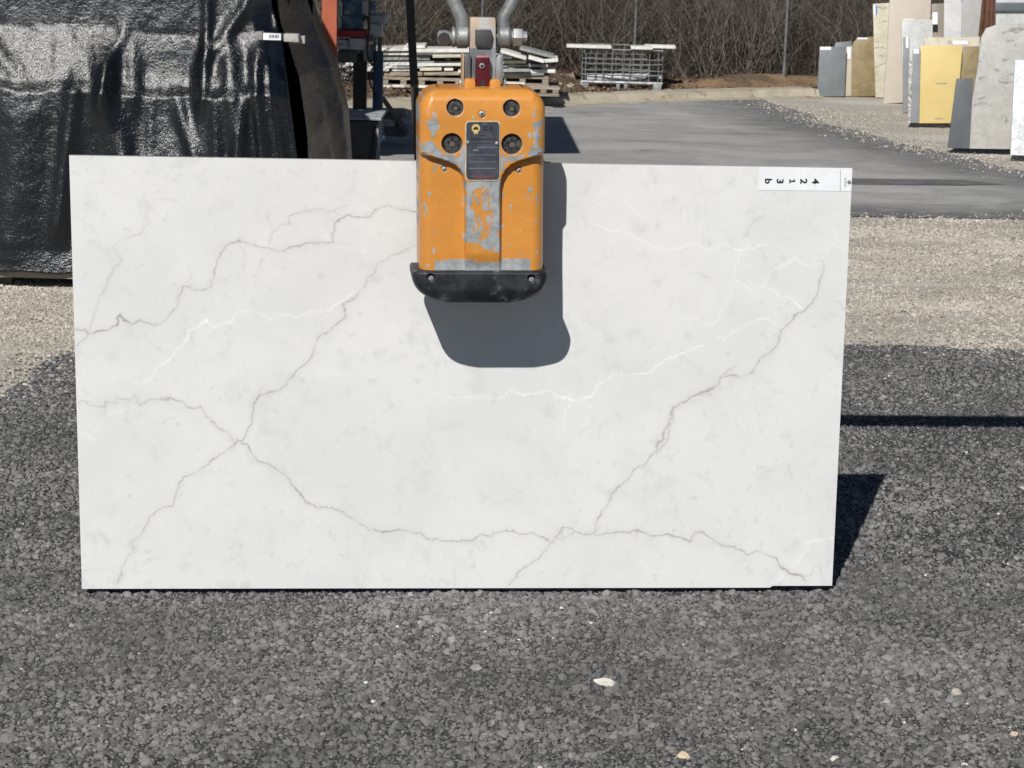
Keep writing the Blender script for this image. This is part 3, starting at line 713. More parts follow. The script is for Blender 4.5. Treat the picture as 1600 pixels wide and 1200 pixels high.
mb.build('post', M_DKST, canopy)
for q in (rc[4], rc[3]):
    mb = MB(); hbeam(mb, np.array([q[0] + .2, q[1], 0]), np.array([q[0] + .2, q[1], HR]), .066); mb.build('post', M_DKST, canopy)
# orange column
a = AY(505, 40, 16.5); mb = MB(); a1 = AY(503, 0, 16.5); a2 = AY(526, 0, 16.5); wo = a2[0] - a1[0]
lean_ = (AY(515, 80, 16.5)[0] - AY(512.5, 0, 16.5)[0])
oc = empty('steel_column', ((a1[0] + a2[0]) / 2, 16.5, 0)); tag(oc, 'orange painted steel column rising beside the black tarpaulin', 'column')
xc_ = (a1[0] + a2[0]) / 2
mb.box((xc_ + .005, 16.5 - .04, 1.25), (wo, .008, 2.5)); mb.box((xc_ + .005, 16.5 + .04, 1.25), (wo, .008, 2.5)); mb.box((xc_ + .005, 16.5, 1.25), (.008, .072, 2.5)); mb.build('web', M_ORST, oc)
MB().box((xc_, 16.5, .008), (.2, .2, .016)).build('base_plate', M_DKST, oc)

# ------------------------------------------------------------------ blue machine in the shade of the canopy
Ym = 18.9
def MP(px, py, dy=0): return AY(px, py, Ym + dy)
mach = empty('stone_saw', (*MP(570, 230)[:2], 0)); tag(mach, 'blue and red workshop machine with hoses in the shade beside the tarpaulin', 'machine')
M_BLU = mat('blue_paint', (.05, .11, .19), (.08, .16, .25), .5, 0, 7, c3=(.25, .30, .34), s3=9, bump=.0006)
M_BLD = mat('dark_blue_paint', (.015, .045, .10), (.02, .055, .11), .5, 0, 7)
M_RED = mat('red_paint', (.33, .022, .03), (.25, .02, .028), .5, 0, 8)
M_GRP = mat('grey_paint', (.30, .33, .36), (.40, .42, .44), .6, 0, 8, c3=(.2, .21, .22), s3=12)
M_LGP = mat('pale_grey_paint', (.48, .50, .52), (.38, .40, .42), .6, 0, 8)
M_DGR = mat('dark_grey_paint', (.075, .08, .08), (.11, .115, .11), .7, 0, 8)
def mbox(name, x0, y0, x1, y1, dep_, m, dy_=0, bev=.004, par=None):
    a = MP(x0, y0, dy_); b = MP(x1, y1, dy_)
    return MB().box(((a[0] + b[0]) / 2, Ym + dy_ + dep_ / 2, (a[2] + b[2]) / 2), (abs(b[0] - a[0]), dep_, abs(a[2] - b[2]))).build(name, m, par or mach, bevel=bev)
tank = mbox('tank', 532, -30, 566, 46, .5, M_BLU)
mbox('panel', 524, 2, 535, 25, .04, M_GRP, -.06, par=tank); mbox('panel', 524, 28, 533, 45, .04, M_GRP, -.06, par=tank); mbox('panel', 538, 3, 550, 22, .03, M_BLU, -.05, par=tank); mbox('seam', 533, 24.6, 566, 25.6, .02, M_BLD, -.022, .0, tank)
mbox('red_beam', 526, 47, 571, 59, .3, M_RED, -.1)
mbox('drawer', 526, 62, 545, 77, .25, M_LGP, -.08); mbox('drawer', 546, 60, 568, 78, .28, M_LGP, -.12); mbox('red_mark', 529, 69, 536, 71, .01, M_RED, -.092, 0)
mbox('gearbox', 528, 79, 557, 98, .3, M_DGR); 
mbox('panel_box', 566, 2, 579, 23, .2, M_LGP, -.02); mbox('panel_box', 580, 3, 587, 18, .2, M_BLU, .02); mbox('panel_box', 578, 24, 600, 38, .22, M_GRP, .0); mbox('hood', 577, 22, 604, 36, .3, M_LGP, .1)
mbox('control_box', 580, 38, 596, 58, .2, M_LGP, -.04); mbox('bracket', 590, 58, 596, 82, .05, M_DGR, .0); mbox('bracket', 583, 58, 588, 70, .05, M_GRP, .04)
mbox('side_panel', 568, 70, 587, 96, .08, M_GRP, .06)
p = MP(577, 60, -.1); MB().tube([p, p + np.array([0, .12, 0])], .035, 14).build('motor', M_DGR, mach, bevel=.004)
mbox('column', 552, 84, 571, 222, .12, M_DKST, .1, .002)
mbox('column', 583, 80, 596.5, 222, .08, M_BLD, .0, .003); mbox('base_plate', 590, 212, 601, 218.5, .12, M_BLD, .02, .002)
def hose(pts, r=.011, dy_=-.14): 
    q = [MP(a, b, dy_) for a, b in pts]; out = []
    for i in range(len(q) - 1):
        for s in np.linspace(0, 1, 7)[:-1]:
            p0 = q[max(i - 1, 0)]; p1 = q[i]; p2 = q[i + 1]; p3 = q[min(i + 2, len(q) - 1)]
            out.append(.5 * (2 * p1 + (p2 - p0) * s + (2 * p0 - 5 * p1 + 4 * p2 - p3) * s * s + (3 * p1 - p0 - 3 * p2 + p3) * s ** 3))
    out.append(q[-1]); MB().tube(out, r, 8).build('hose', M_BLACK, mach, sm=True)
hose([(578, -10), (578, 10), (577, 30), (576, 50), (575, 62), (574, 80), (577, 94), (584, 102), (589, 94), (590, 80)]); hose([(567, 32), (572, 27), (576, 32), (577, 45)], .014)
hose([(584, 104), (578, 118), (579, 132), (584, 142), (588, 150)], .008)
# trestle of beams right of the machine
tr = empty('steel_trestle', (*MP(612, 205)[:2], 0)); tag(tr, 'grey steel trestle with a sloping brace between blue column and dark post', 'trestle')
Ym_old = Ym; Ym = 19.8
mbox('beam', 596, 176, 619, 186, .1, M_DGR, par=tr); mbox('beam', 604, 186, 617, 198, .1, M_GRP, .02, par=tr); mbox('beam', 618, 181, 626, 197, .1, M_DKST, par=tr); mbox('beam', 624, 187, 645, 193, .1, M_GRP, par=tr); mbox('foot', 600, 198, 634, 214, .3, M_DGR, .05, par=tr)
a = MP(597, 152, -.02); b = MP(637, 208, -.02); MB().box((a + b) / 2, (.04, .05, np.linalg.norm(b - a)), X=nrm(np.cross([0, 1, 0], b - a)), Y=(0, 1, 0), Z=nrm(b - a)).build('brace', M_DGR, tr)
Ym = Ym_old
# dark round logs / bar ends at far left of the stack
for i, (x_, y_) in enumerate(((546, 115), (547, 121), (548, 129), (550, 136), (552, 145), (545, 103))):
    a = SY(x_ - 34, y_ + 2 * (i == 4), .1); b = SY(x_, y_, .1); o = MB().box((a + b) / 2, (b[0] - a[0], .3, .028), X=nrm(b - a)).build('stone_strip', M_QTZ if i in (0, 1, 3, 5) else M_GRS, None, bevel=.004)
    tag(o, ['topmost but one', 'third from the top', 'fourth from the top', 'fifth from the top', 'lowest', 'topmost'][i] + ' of the strip ends seen between tarpaulin and machine', 'stone strip', 'strip ends left of the machine')
# grey tub on trestle legs by the tarpaulin
Yt = 16.9
tub = empty('water_trough', (*AY(575, 240, Yt)[:2], 0)); tag(tub, 'dark grey tapered tub with a flat pale rim between tarpaulin and blue column', 'tub')
def TP(px, py, dy=0): return AY(px, py, Yt + dy)
a, b, c_, d_ = TP(540, 189), TP(592, 190), TP(586, 262), TP(548, 262)
for q in (a, b, c_, d_): pass
MB().prism([a, b, c_, d_], (0, .5, 0)).build('tub_body', M_DGR, tub, bevel=.006)
a = TP(536, 182.5); b = TP(597, 183.5); MB().box(((a[0] + b[0]) / 2, Yt + .2, a[2] + .0), (b[0] - a[0], .62, .022)).build('rim', M_GRP, tub, bevel=.005)
MB().prism([TP(588, 196, -.03), TP(591, 200, -.03), TP(594, 262, -.03), TP(590, 262, -.03)], (0, .03, 0)).build('leg', M_GRP, tub)
MB().prism([TP(588, 196, -.035), TP(589, 200, -.035), TP(583, 262, -.035), TP(580, 262, -.035)], (0, .03, 0)).build('leg', M_DGR, tub)

# ------------------------------------------------------------------ black tarpaulins over a slab rack
t = NT('black_tarpaulin')
w1 = t.noise(120, 3, .6, t.mp((1, 1, .6))); w2 = t.noise(62, 4, .65, t.mp((1, 1, 1.4))); w3 = t.noise(11, 5, .6); spk = t.voro(95, t.mp((1, 1, .7)), out=0)
nb = t.bump(w3, .008); nb = t.bump(w2, .0030, nb); nb = t.bump(w1, .0024, nb)
dust = t.rg(t.noise(3, 5), .45, .75, 0, .55)
c = t.mix(dust, (.0024, .0036, .0058), (.005, .0068, .0100)); c = t.mix(t.rg(w1, .62, .8, 0, .3), c, (.018, .022, .028))
M_TARP = t.out(c, t.rg(w2, .3, .7, .20, .29), nb, Specular_IOR_Level=.8)
Y0 = G(60, 458)[1]
X0, X1 = -5.4, AY(478, 450, Y0)[0]
zz = np.concatenate([np.linspace(.115, 1.9, 190), np.linspace(1.91, 2.2, 24)])
ss = np.linspace(0, 1, 330)
ZG, SG = np.meshgrid(zz, ss, indexing='ij')
vw = nrm(CAM - np.array([-2.2, Y0, 1.3])); hv = nrm(vw - SUND); CT = hv[2] / math.hypot(hv[0], hv[1]); print('crest slope', CT, 'half vector', hv)
pxm = 3400 / Y0
redge = np.interp(ZG, [.1, .72, 1.1, 1.38, 1.6, 2.2], [AY(478, 0, Y0)[0], AY(461, 0, Y0)[0], AY(446, 0, Y0)[0], AY(430, 0, Y0)[0], AY(410, 0, Y0)[0], AY(392, 0, Y0)[0]])
XG = X0 + (redge - X0) * SG
ZW = ZG + (.13 * (fbm(XG * 2.1 + 4, XG * 0 + 2, 57, 4) - .5) + .05 * (fbm(XG * 9, ZG * 3, 58, 3) - .5)) * sst(.4, .9, ZG)
off = np.interp(ZW, [.1, .24, 1.10, 1.16, 1.45, 1.62, 1.95, 2.2], [0, .03, .055, .075 + .06 * CT, .075 + .35 * CT, .075 + .35 * CT + .02, .075 + .35 * CT + .06, .75])
off = off + .06 * sst(AY(150, 0, Y0)[0], AY(175, 0, Y0)[0], XG) * (1 - sst(AY(280, 0, Y0)[0], AY(310, 0, Y0)[0], XG)) * (sst(.5, 1.15, ZW) - sst(1.15, 1.5, ZW))
def ridge(x, z, x0, slope, w, amp, z0_=0, z1_=9): 
    return amp * np.exp(-((x - (x0 + slope * (z - 1.))) / w) ** 2) * sst(z0_, z0_ + .2, z) * (1 - sst(z1_ - .25, z1_, z))
xw = lambda p: AY(p, 0, Y0)[0]
fold = 0
for (p, sl, w, am, za, zb) in ((100, .12, .05, .06, .2, 1.35), (165, -.22, .07, .09, .1, 1.45), (142, .25, .04, .05, .9, 1.6), (310, .0, .03, .05, .95, 2.2), (195, -.05, .05, .05, .9, 1.5), (225, .02, .03, .02, .2, 1.2), (20, .1, .12, .05, .1, 1.2),
                            (360, -.12, .06, .08, .1, 1.5), (400, -.10, .035, .07, .0, 1.45), (425, -.14, .03, .08, .0, 1.5), (445, -.18, .03, .06, .0, 1.4), (275, -.3, .04, .05, .1, 1.2), (330, -.05, .04, .05, .2, 1.3), (375, .15, .03, .04, .6, 1.3), (350, .5, .05, .05, 1.2, 2), (250, .7, .05, .05, 1.2, 2.1), (50, -.8, .06, .04, 1.1, 2.1)):
    fold = fold + ridge(XG, ZG, xw(p), sl, w, am, za, zb)
fold = .62 * fold + .035 * (fbm(XG * 3 + 3, ZG * 1.0, 51, 2) - .5) + .013 * (fbm(XG * 10, ZG * 5, 52, 3) - .5) + .0035 * (fbm(XG * 34, ZG * 26, 53, 2) - .5)
fold = fold + .03 * np.sin(XG * 6.3) * sst(1.3, .3, ZG) * .5
curl = sst(.965, 1.0, SG) * .12
YG = Y0 + .10 + off - fold + curl
hem = .02 * np.sin(XG * 5.1) + .01 * np.sin(XG * 13)
ZT = ZG + hem * (1 - sst(.115, .5, ZG))
tarp = empty('tarpaulin', (-3, Y0 + .1, 0)); tag(tarp, 'large black woven tarpaulin draped over a rack, front sheet with shiny creases', 'tarpaulin')
o = gridmesh('sheet', np.stack([XG, YG, ZT], -1), M_TARP, tarp)
o.modifiers.new('thick', 'SOLIDIFY').thickness = .003
# a white eyelet and cord at the hem
p = AY(110, 418, Y0 + .05); mb = MB(); mb.tube([p + np.array([.010 * math.cos(q), -.045, .014 * math.sin(q)]) for q in np.linspace(0, 6.28, 13)], .0035, 6, False); mb.build('eyelet', M_STEEL, tarp, sm=True)
# end sheet: folded round the right end of the rack, turned away from the sun
zz2 = np.linspace(.1, 2.2, 150); s2 = np.linspace(0, 1, 90); Z2, S2 = np.meshgrid(zz2, s2, indexing='ij')
Yn = Y0 + .55; Yf = Y0 + 1.9
ln_ = np.interp(Z2, [.1, .6, .85, 1.0, 1.2, 1.5, 2.2], [xw(492) * Yn / Y0, xw(488) * Yn / Y0, xw(482) * Yn / Y0, xw(474) * Yn / Y0, xw(466) * Yn / Y0, xw(440) * Yn / Y0, xw(410) * Yn / Y0])
rf = np.interp(Z2, [.1, .5, .9, 1.2, 1.35, 2.2], [xw(562) * Yf / Y0, xw(554) * Yf / Y0, xw(546) * Yf / Y0, xw(528) * Yf / Y0, xw(508) * Yf / Y0, xw(440) * Yf / Y0])
X2 = ln_ + (rf - ln_) * S2; Y2 = Yn + (Yf - Yn) * S2 + .03 * np.sin(S2 * 19 + Z2 * 2)
X2 = X2 + .04 * (fbm(S2 * 5, Z2 * 3, 61, 4) - .5) * np.minimum(1, 6 * (1 - S2)) + .035 * np.sin(S2 * 14 + Z2 * 3) * (1 - S2) * S2 * 3
tarp2 = empty('tarpaulin', (-1.2, Y0 + 1, 0)); tag(tarp2, 'black tarpaulin flap hanging in shade at the right end of the covered rack', 'tarpaulin')
o = gridmesh('sheet', np.stack([X2, Y2, Z2], -1), M_TARP, tarp2); o.modifiers.new('thick', 'SOLIDIFY').thickness = .003
# top of the cover and what stands under it
tp = np.linspace(0, 1, 40); tx = np.linspace(X0, AY(392, 0, Y0)[0], 120); TPg, TXg = np.meshgrid(tp, tx, indexing='ij')
o = gridmesh('top_sheet', np.stack([TXg, Y0 + .85 + TPg * 2.0, 2.2 - .1 * TPg + .04 * (fbm(TXg * 3, TPg * 6, 70) - .5)], -1), M_TARP, tarp); o.modifiers.new('thick', 'SOLIDIFY').thickness = .003
ru = empty('slab_rack', (-3, Y0 + 1, 0)); tag(ru, 'steel rack with pale stone bottom beam showing below the black tarpaulin hem', 'rack')
mb = MB(); a = G(-60, 450); bY = Y0 + .115
mb.box(((X0 + X1) / 2, bY + .06, .097), (X1 - X0 - .02, .10, .068)); mb.build('bottom_beam', mat('pale_beam', (.42, .37, .29), (.33, .29, .23), .85, 0, 5, bump=.002, bscale=50, stretch=(1, 4, 6)), ru, bevel=.004)
for x_ in np.linspace(X0 + .2, X1 - .25, 6):
    MB().box((x_, bY + .65, .03), (.10, 1.0, .06)).build('bearer', M_WOOD, ru)
for k_ in range(14):  # near-black slabs added so the gap between tarpaulins reads as unlit
    ys_ = bY + .75 + k_ * .06; xr_ = AY(452 + max(0, k_ - 9) * 9, 100, ys_)[0]
    MB().box(((X0 + .2 + xr_) / 2, ys_, 1.05), (xr_ - X0 - .2, .03, 1.9)).build('stone_slab', mat('gap_shade_slab', (.004, .0045, .006), (.006, .006, .008), .9, 0, 5, spec=.1), ru)
# grey slab end with barcode label poking out of the tarpaulin
Yb = Y0 + .02
def BP(px, py): return AY(px, py, Yb)
bar = empty('stone_strip', BP(435, 60)); tag(bar, 'grey stone strip with a white barcode label sticking out across the gap between tarpaulins', 'stone strip')
def bb(nm, pts, th, m, dy_=0, bev=.003, par=None):
    q = [BP(a, b) + np.array([0, dy_, 0]) for a, b in pts]; return MB().prism(q, (0, th, 0)).build(nm, m, par or bar, bevel=bev)
M_GB = mat('grey_stone', (.26, .26, .25), (.34, .34, .33), .6, 0, 30)
M_GB2 = mat('warm_grey_stone', (.33, .33, .30), (.42, .42, .39), .6, 0, 30)
bb('strip_end', [(398, 50), (410, 50), (410, 62.5), (398, 62)], .10, M_GB)
bb('strip_middle', [(410.2, 51), (443, 53), (443, 64), (410.2, 62.5)], .09, M_BLACK, .004)
lab = bb('label', [(411, 51.2), (439, 52.5), (439, 63), (411, 62.2)], .002, M_WHITE, -.001, 0)
for i in range(9):
    x_ = 421 + i * 1.75; bb('barcode_bar', [(x_, 54.2), (x_ + [1.1, .6, .9][i % 3], 54.3), (x_ + [1.1, .6, .9][i % 3], 59.6), (x_, 59.4)], .001, M_INK, -.0022, 0, lab)
bb('strip_end', [(443.2, 53), (466, 54), (466.5, 66), (443.2, 65)], .10, M_GB2, .0)
bb('strip_end', [(450, 60), (473, 58), (473, 70.5), (449, 69)], .05, M_GB2, .11)

# ------------------------------------------------------------------ leaning slab offcuts on the right
def m_slab(nm, base, second, vein=None, scale=6, rough=.35, vs=2.2, va=.5, sp=0, blot=None, ba=.6, bsc=7):
    t = NT(nm); n1 = t.noise(scale, 7, .65); c = t.mix(t.rg(n1, .35, .66), base, second)
    if sp: c = t.mix(t.rg(t.noise(70, 3, .7), .55, .66, 0, sp), c, tuple(x * .45 for x in base))
    if vein:
        v = t.noise(vs, 8, .62, t.mp((1, 1, 1.5), rot=(0, .6, 0)), 1.2); q = t.math('ABSOLUTE', t.math('SUBTRACT', v, .5))
        c = t.mix(t.rg(q, 0, .045, va, 0), c, vein)
    if blot:
        v = t.noise(bsc, 6, .68, t.mp((1, 1, 2.4), rot=(0, .5, 0)), .4); c = t.mix(t.rg(v, .56, .66, 0, ba), c, blot)
    return t.out(c, rough, Specular_IOR_Level=.4)
MSL = {
 'slate': m_slab('slate_grey_stone', (.155, .17, .18), (.19, .205, .215)), 'slate2': m_slab('blue_grey_stone', (.14, .165, .17), (.18, .2, .205)),
 'beige': m_slab('beige_stone', (.47, .41, .32), (.52, .46, .37)), 'olive': m_slab('olive_gold_stone', (.29, .23, .125), (.23, .18, .095), (.17, .135, .08), 9),
 'cream': m_slab('cream_granite', (.50, .45, .34), (.60, .56, .46), None, 8, .35, 4.5, .75, .4, (.20, .17, .125), .7, 8), 'taupe': m_slab('taupe_stone', (.50, .44, .37), (.53, .47, .40)),
 'pale': m_slab('pale_speckled_granite', (.46, .47, .46), (.54, .55, .54), None, 12, .35, 3, .5, .35, (.30, .30, .29), .6, 10), 'brown': m_slab('brown_grey_stone', (.25, .22, .18), (.30, .27, .23)),
 'marble': m_slab('grey_white_marble', (.62, .62, .61), (.52, .53, .53), None, 6, .3, 3, .5, .2, (.36, .37, .38), .6, 6), 'grey': m_slab('plain_grey_stone', (.36, .355, .34), (.40, .395, .38), None, 20, .4, 2, .3, .2),
 'granite': m_slab('grey_granite', (.40, .39, .365), (.47, .46, .43), None, 9, .4, 3.2, .0, .35, (.17, .17, .165), .75, 6), 'yellow': m_slab('yellow_stone', (.60, .46, .19), (.64, .50, .22), None, 3),
 'dark': m_slab('dark_grey_stone', (.10, .11, .118), (.125, .135, .145)), 'mid': m_slab('mid_grey_stone', (.23, .24, .25), (.26, .27, .28)),
 'bw': m_slab('black_white_granite', (.55, .54, .5), (.6, .58, .54), (.05, .05, .05), 12, .4, 9, .9), 'white': m_slab('white_grey_marble', (.80, .81, .81), (.66, .69, .70), (.48, .52, .54), 4, .3, 2.5, .8),
}
LEAN = math.radians(7)
def lean(key, poly, basey, label, dy=0, th=.022, labels=(), lift=.0, edge=None):
    """a slab offcut leaning back from its base line; outline given in the picture, put on its own plane"""
    bx_ = sum(p[0] for p in poly) / len(poly)
    lift = lift or (.055 if basey > 190 else .018); B = G(bx_, basey - 1.5, lift) ; Yb_ = B[1] + dy
    nrmv = np.array([0, -math.cos(LEAN), math.sin(LEAN)]); base = np.array([0, Yb_, lift])
    def onp(x, y, o_=0.):
        r = ray(np.array(x, float), np.array(y, float)); t_ = ((base - CAM) @ nrmv + o_) / (r @ nrmv); return CAM + r * t_
    pts = [onp(x, y) for x, y in poly]
    root = empty('stone_slab', (np.mean([p[0] for p in pts]), Yb_, lift)); tag(root, label, 'stone slab', 'stone offcuts leaning on racks')
    MB().prism(pts, -nrmv * th).build('slab', MSL[key], root, bevel=.002)
    for (x0, y0, x1, y1, mm_) in labels:
        q = [onp(x0, y0, .003), onp(x1, y0, .003), onp(x1, y1, .003), onp(x0, y1, .003)]
        MB().prism(q, -nrmv * .0022).build('label' if mm_ in (M_WHITE,) else 'stain', mm_, root)
    return root
M_BLBL = mat('blue_label', (.10, .2, .5), None, .5)
lean('slate2', [(1303, 74), (1306, 66.5), (1331, 64), (1328, 149), (1302, 149)], 151, 'blue grey offcut showing only its top edge behind the slate grey slab', .16)
lean('beige', [(1322, 73), (1331.5, 72), (1330, 150), (1319, 150)], 151, 'narrow beige offcut edge between the slate grey and olive slabs', .05, labels=[(1323.5, 74, 1329, 92, M_WHITE)])
lean('slate', [(1281, 73), (1323, 73), (1319.5, 150.5), (1276.5, 150.5)], 151, 'slate grey rectangular offcut, leftmost of the leaning slabs by the brush', 0, labels=[(1281.5, 73, 1298.5, 78, M_WHITE)])
lean('olive', [(1330.5, 76), (1333, 67), (1339, 60), (1356, 58), (1366, 57), (1368, 150), (1328.5, 150.5)], 151, 'olive gold stone offcut with a rounded corner beside the tall cream granite', .02, labels=[(1339.5, 58.6, 1355.5, 61.4, M_WHITE)])
lean('cream', [(1364, 6), (1394, 4), (1391, 152), (1368, 152.5), (1366, 90)], 153, 'tall cream granite slab with dark blotches and a blue and white label', .0, labels=[(1364.6, 8, 1368, 23, M_WHITE), (1368.2, 8, 1370.6, 23, M_BLBL)])
lean('taupe', [(1393, -60), (1456, -60), (1454, 25), (1440, 110), (1414, 160), (1380, 162), (1386, 90)], 162, 'tall plain taupe slab rising out of the top of the photo', .0)
lean('olive', [(1418, 21), (1457, 21.5), (1456, 60), (1418, 60)], 164, 'gold brown offcut with only its top showing above the pale speckled slab', .20, labels=[(1415, 22, 1420, 30, M_WHITE)])
lean('pale', [(1408, 36), (1411, 31), (1457, 30.5), (1458, 90), (1440, 168), (1415, 168), (1413, 140), (1409.5, 95)], 169, 'pale speckled granite slab with an uneven left edge and white tag', .02, labels=[(1411, 29.6, 1428, 31.4, M_WHITE), (1457, 19, 1465, 38, M_WHITE)])
lean('brown', [(1456, 6), (1475, 5), (1474, 120), (1456, 120)], 172, 'brown grey slab standing in shade behind the pale speckled slab', .30)
lean('marble', [(1476, -60), (1506, -60), (1503, 150), (1474, 150)], 176, 'grey white marble slab standing tall left of the plain grey slab', .25, labels=[(1502, -20, 1505, 4, M_BLBL)])
lean('grey', [(1505, -60), (1537, -60), (1530, 150), (1500, 150)], 178, 'plain grey slab standing tall left of the rusty steel frame', .22)
lean('mid', [(1412, 58), (1420.5, 57), (1421, 176), (1411, 176)], 178, 'narrow grey slab edge with a long white label beside the yellow slab', .12, labels=[(1415.5, 57, 1419.5, 75, M_WHITE)])
lean('pale', [(1421, 60), (1444, 58.5), (1444, 186), (1421, 186)], 190, 'pale granite offcut just behind the left end of the yellow slab', .16)
lean('cream', [(1440, 60), (1452, 58), (1500, 58.5), (1531, 57), (1529, 180), (1440, 180)], 190, 'dotted cream granite with its top edge showing above the yellow slab', .12, labels=[(1489, 63.5, 1512, 69.5, M_WHITE)])
lean('bw', [(1420, 97), (1426, 90), (1427, 192), (1418.5, 192)], 194, 'narrow black and white granite edge left of the mid grey slab', .06)
lean('mid', [(1427, 77), (1438.5, 76), (1436, 192), (1423, 192)], 194, 'mid grey offcut strip with a white top label at the left of the yellow slab', .03, labels=[(1427.4, 76.6, 1436, 84, M_WHITE)])
lean('olive', [(1503, 73), (1530, 72), (1527, 192), (1490, 192)], 194, 'mottled olive offcut between the yellow slab and the big grey granite', .04, labels=[(1504, 73.4, 1510, 78, M_GREYINK)])
lean('yellow', [(1437.5, 71), (1504, 71), (1500, 120), (1485, 192.5), (1433, 192.5)], 194, 'bright yellow rectangular stone slab', 0, labels=[(1463, 129.6, 1480, 131, M_GREYINK), (1461, 184.6, 1474, 186, M_GREYINK)])
lean('dark', [(1495, 122.5), (1521, 122.5), (1515, 232), (1481, 231)], 234, 'small dark grey offcut leaning left of the big grey granite', .03)
lean('granite', [(1506, 232), (1578, 233), (1584, 232), (1620, 233), (1620, 37), (1562, 37), (1541, 44), (1533, 58), (1527, 110)], 235, 'big grey granite slab with dark streaks and a cut top left corner', 0)
lean('white', [(1586, 94), (1660, 92), (1660, 246), (1579, 242)], 246, 'white and grey marble slab at the right edge of the photo', 0)
lean('pale', [(1556, -40), (1640, -40), (1640, 60), (1556, 60)], 200, 'light grey slab at the top right corner behind the big granite', .35)
lean('dark', [(1555, 4), (1640, 4), (1640, 17), (1555, 17)], 200, 'dark grey stone strip across the light grey slab at top right', .31, th=.02)
# timber bearers and steel racks that carry the slabs
for (xa_, xb_, by, lb) in ((1276, 1390, 152, 'low timber under the leaning offcuts nearest the brush'), (1425, 1490, 196, 'timber bearer under the yellow slab'), (1500, 1660, 238, 'timber bearer under the big grey granite slab')):
    a = G(xa_, by); b = G(xb_, by); mb = MB(); mb.box(((a[0] + b[0]) / 2, a[1] + .30, .012 if by < 190 else .025), ((b[0] - a[0]) * .9, .09, .024 if by < 190 else .05)); tag(mb.build('timber_bearer', M_WOOD), lb, 'timber')
def aframe(xa_, xb_, by, lb, m, dyy=.55):
    a = G(xa_, by); b = G(xb_, by); Yb_ = a[1] + dyy; root = empty('slab_rack', ((a[0] + b[0]) / 2, Yb_, 0)); tag(root, lb, 'rack', 'steel racks behind the offcuts')
    for x_ in np.linspace(a[0], b[0], 3):
        for s_ in (-1, 1):
            MB().tube([(x_, Yb_ + s_ * .30 + .1, 0), (x_, Yb_ + .1 + s_ * .04, 1.75)], .028, 4).build('upright', m, root)
    for z_ in (.08, .9, 1.6): MB().box(((a[0] + b[0]) / 2, Yb_ + .1, z_), (b[0] - a[0], .05, .05)).build('rail', m, root)
aframe(1538, 1550, 196, 'rusty brown steel A-frame standing between grey slabs at the top right', M_RUST, .25)
0 and aframe(1300, 1450, 158, 'steel A-frame hidden behind the offcuts by the brush', M_RUST, .5)

# ------------------------------------------------------------------ the big slab
NX, NZ = 1180, 640
aa = np.linspace(0, SW, NX); hh = np.linspace(0, SH, NZ)
AA, HH = np.meshgrid(aa, hh)
Pw = L2W(AA + SHEAR * HH, HH, 0 * AA); u, v = proj(Pw)
nz1 = (fbm(AA * 14, HH * 14, 81, 4) - .5); nz2 = (fbm(AA * 14 + 50, HH * 14, 82, 4) - .5)
nf1 = (fbm(AA * 60, HH * 60, 83, 3) - .5); nf2 = (fbm(AA * 60 + 9, HH * 60, 84, 3) - .5)
nh1 = fbm(AA * 150, HH * 150, 86, 2) - .5; nh2 = fbm(AA * 150 + 7, HH * 150, 87, 2) - .5; brk = fbm(AA * 34, HH * 34, 88, 3)
uu = u + 13 * nz1 + 6 * nf1 + 2.4 * nh1; vv = v + 13 * nz2 + 6 * nf2 + 2.4 * nh2
dark = np.zeros_like(u); light = np.zeros_like(u)
fade = fbm(AA * 7, HH * 7, 85, 3)
def vein(arr, pts, w, s, halo=0):
    for (x0, y0), (x1, y1) in zip(pts[:-1], pts[1:]):
        mg = 22
        # rows/cols window
        xa_, xb_ = min(x0, x1) - mg - 12, max(x0, x1) + mg + 12; ya_, yb_ = min(y0, y1) - mg - 12, max(y0, y1) + mg + 12
        c0 = max(0, int((xa_ - 128) / 1205 * NX) - 30); c1 = min(NX, int((xb_ - 105) / 1190 * NX) + 30)
        r0 = max(0, int((922 - yb_) / 680 * NZ) - 18); r1 = min(NZ, int((922 - ya_) / 650 * NZ) + 18)
        if c1 <= c0 or r1 <= r0: continue
        U = uu[r0:r1, c0:c1]; V = vv[r0:r1, c0:c1]; vx, vy = x1 - x0, y1 - y0; L_ = vx * vx + vy * vy + 1e-9
        t_ = np.clip(((U - x0) * vx + (V - y0) * vy) / L_, 0, 1); d = np.hypot(U - x0 - t_ * vx, V - y0 - t_ * vy)
        fd = .55 + .9 * fade[r0:r1, c0:c1]
        g = s * fd * np.exp(-(d / (w * (.6 + .8 * fade[r0:r1, c0:c1]))) ** 2)
        g = g * (.66 + .42 * sst(.30, .62, brk[r0:r1, c0:c1]))
        if halo: g = np.maximum(g, s * halo * fd * np.exp(-(d / (w * 4.5)) ** 2))
        arr[r0:r1, c0:c1] = np.maximum(arr[r0:r1, c0:c1], g)
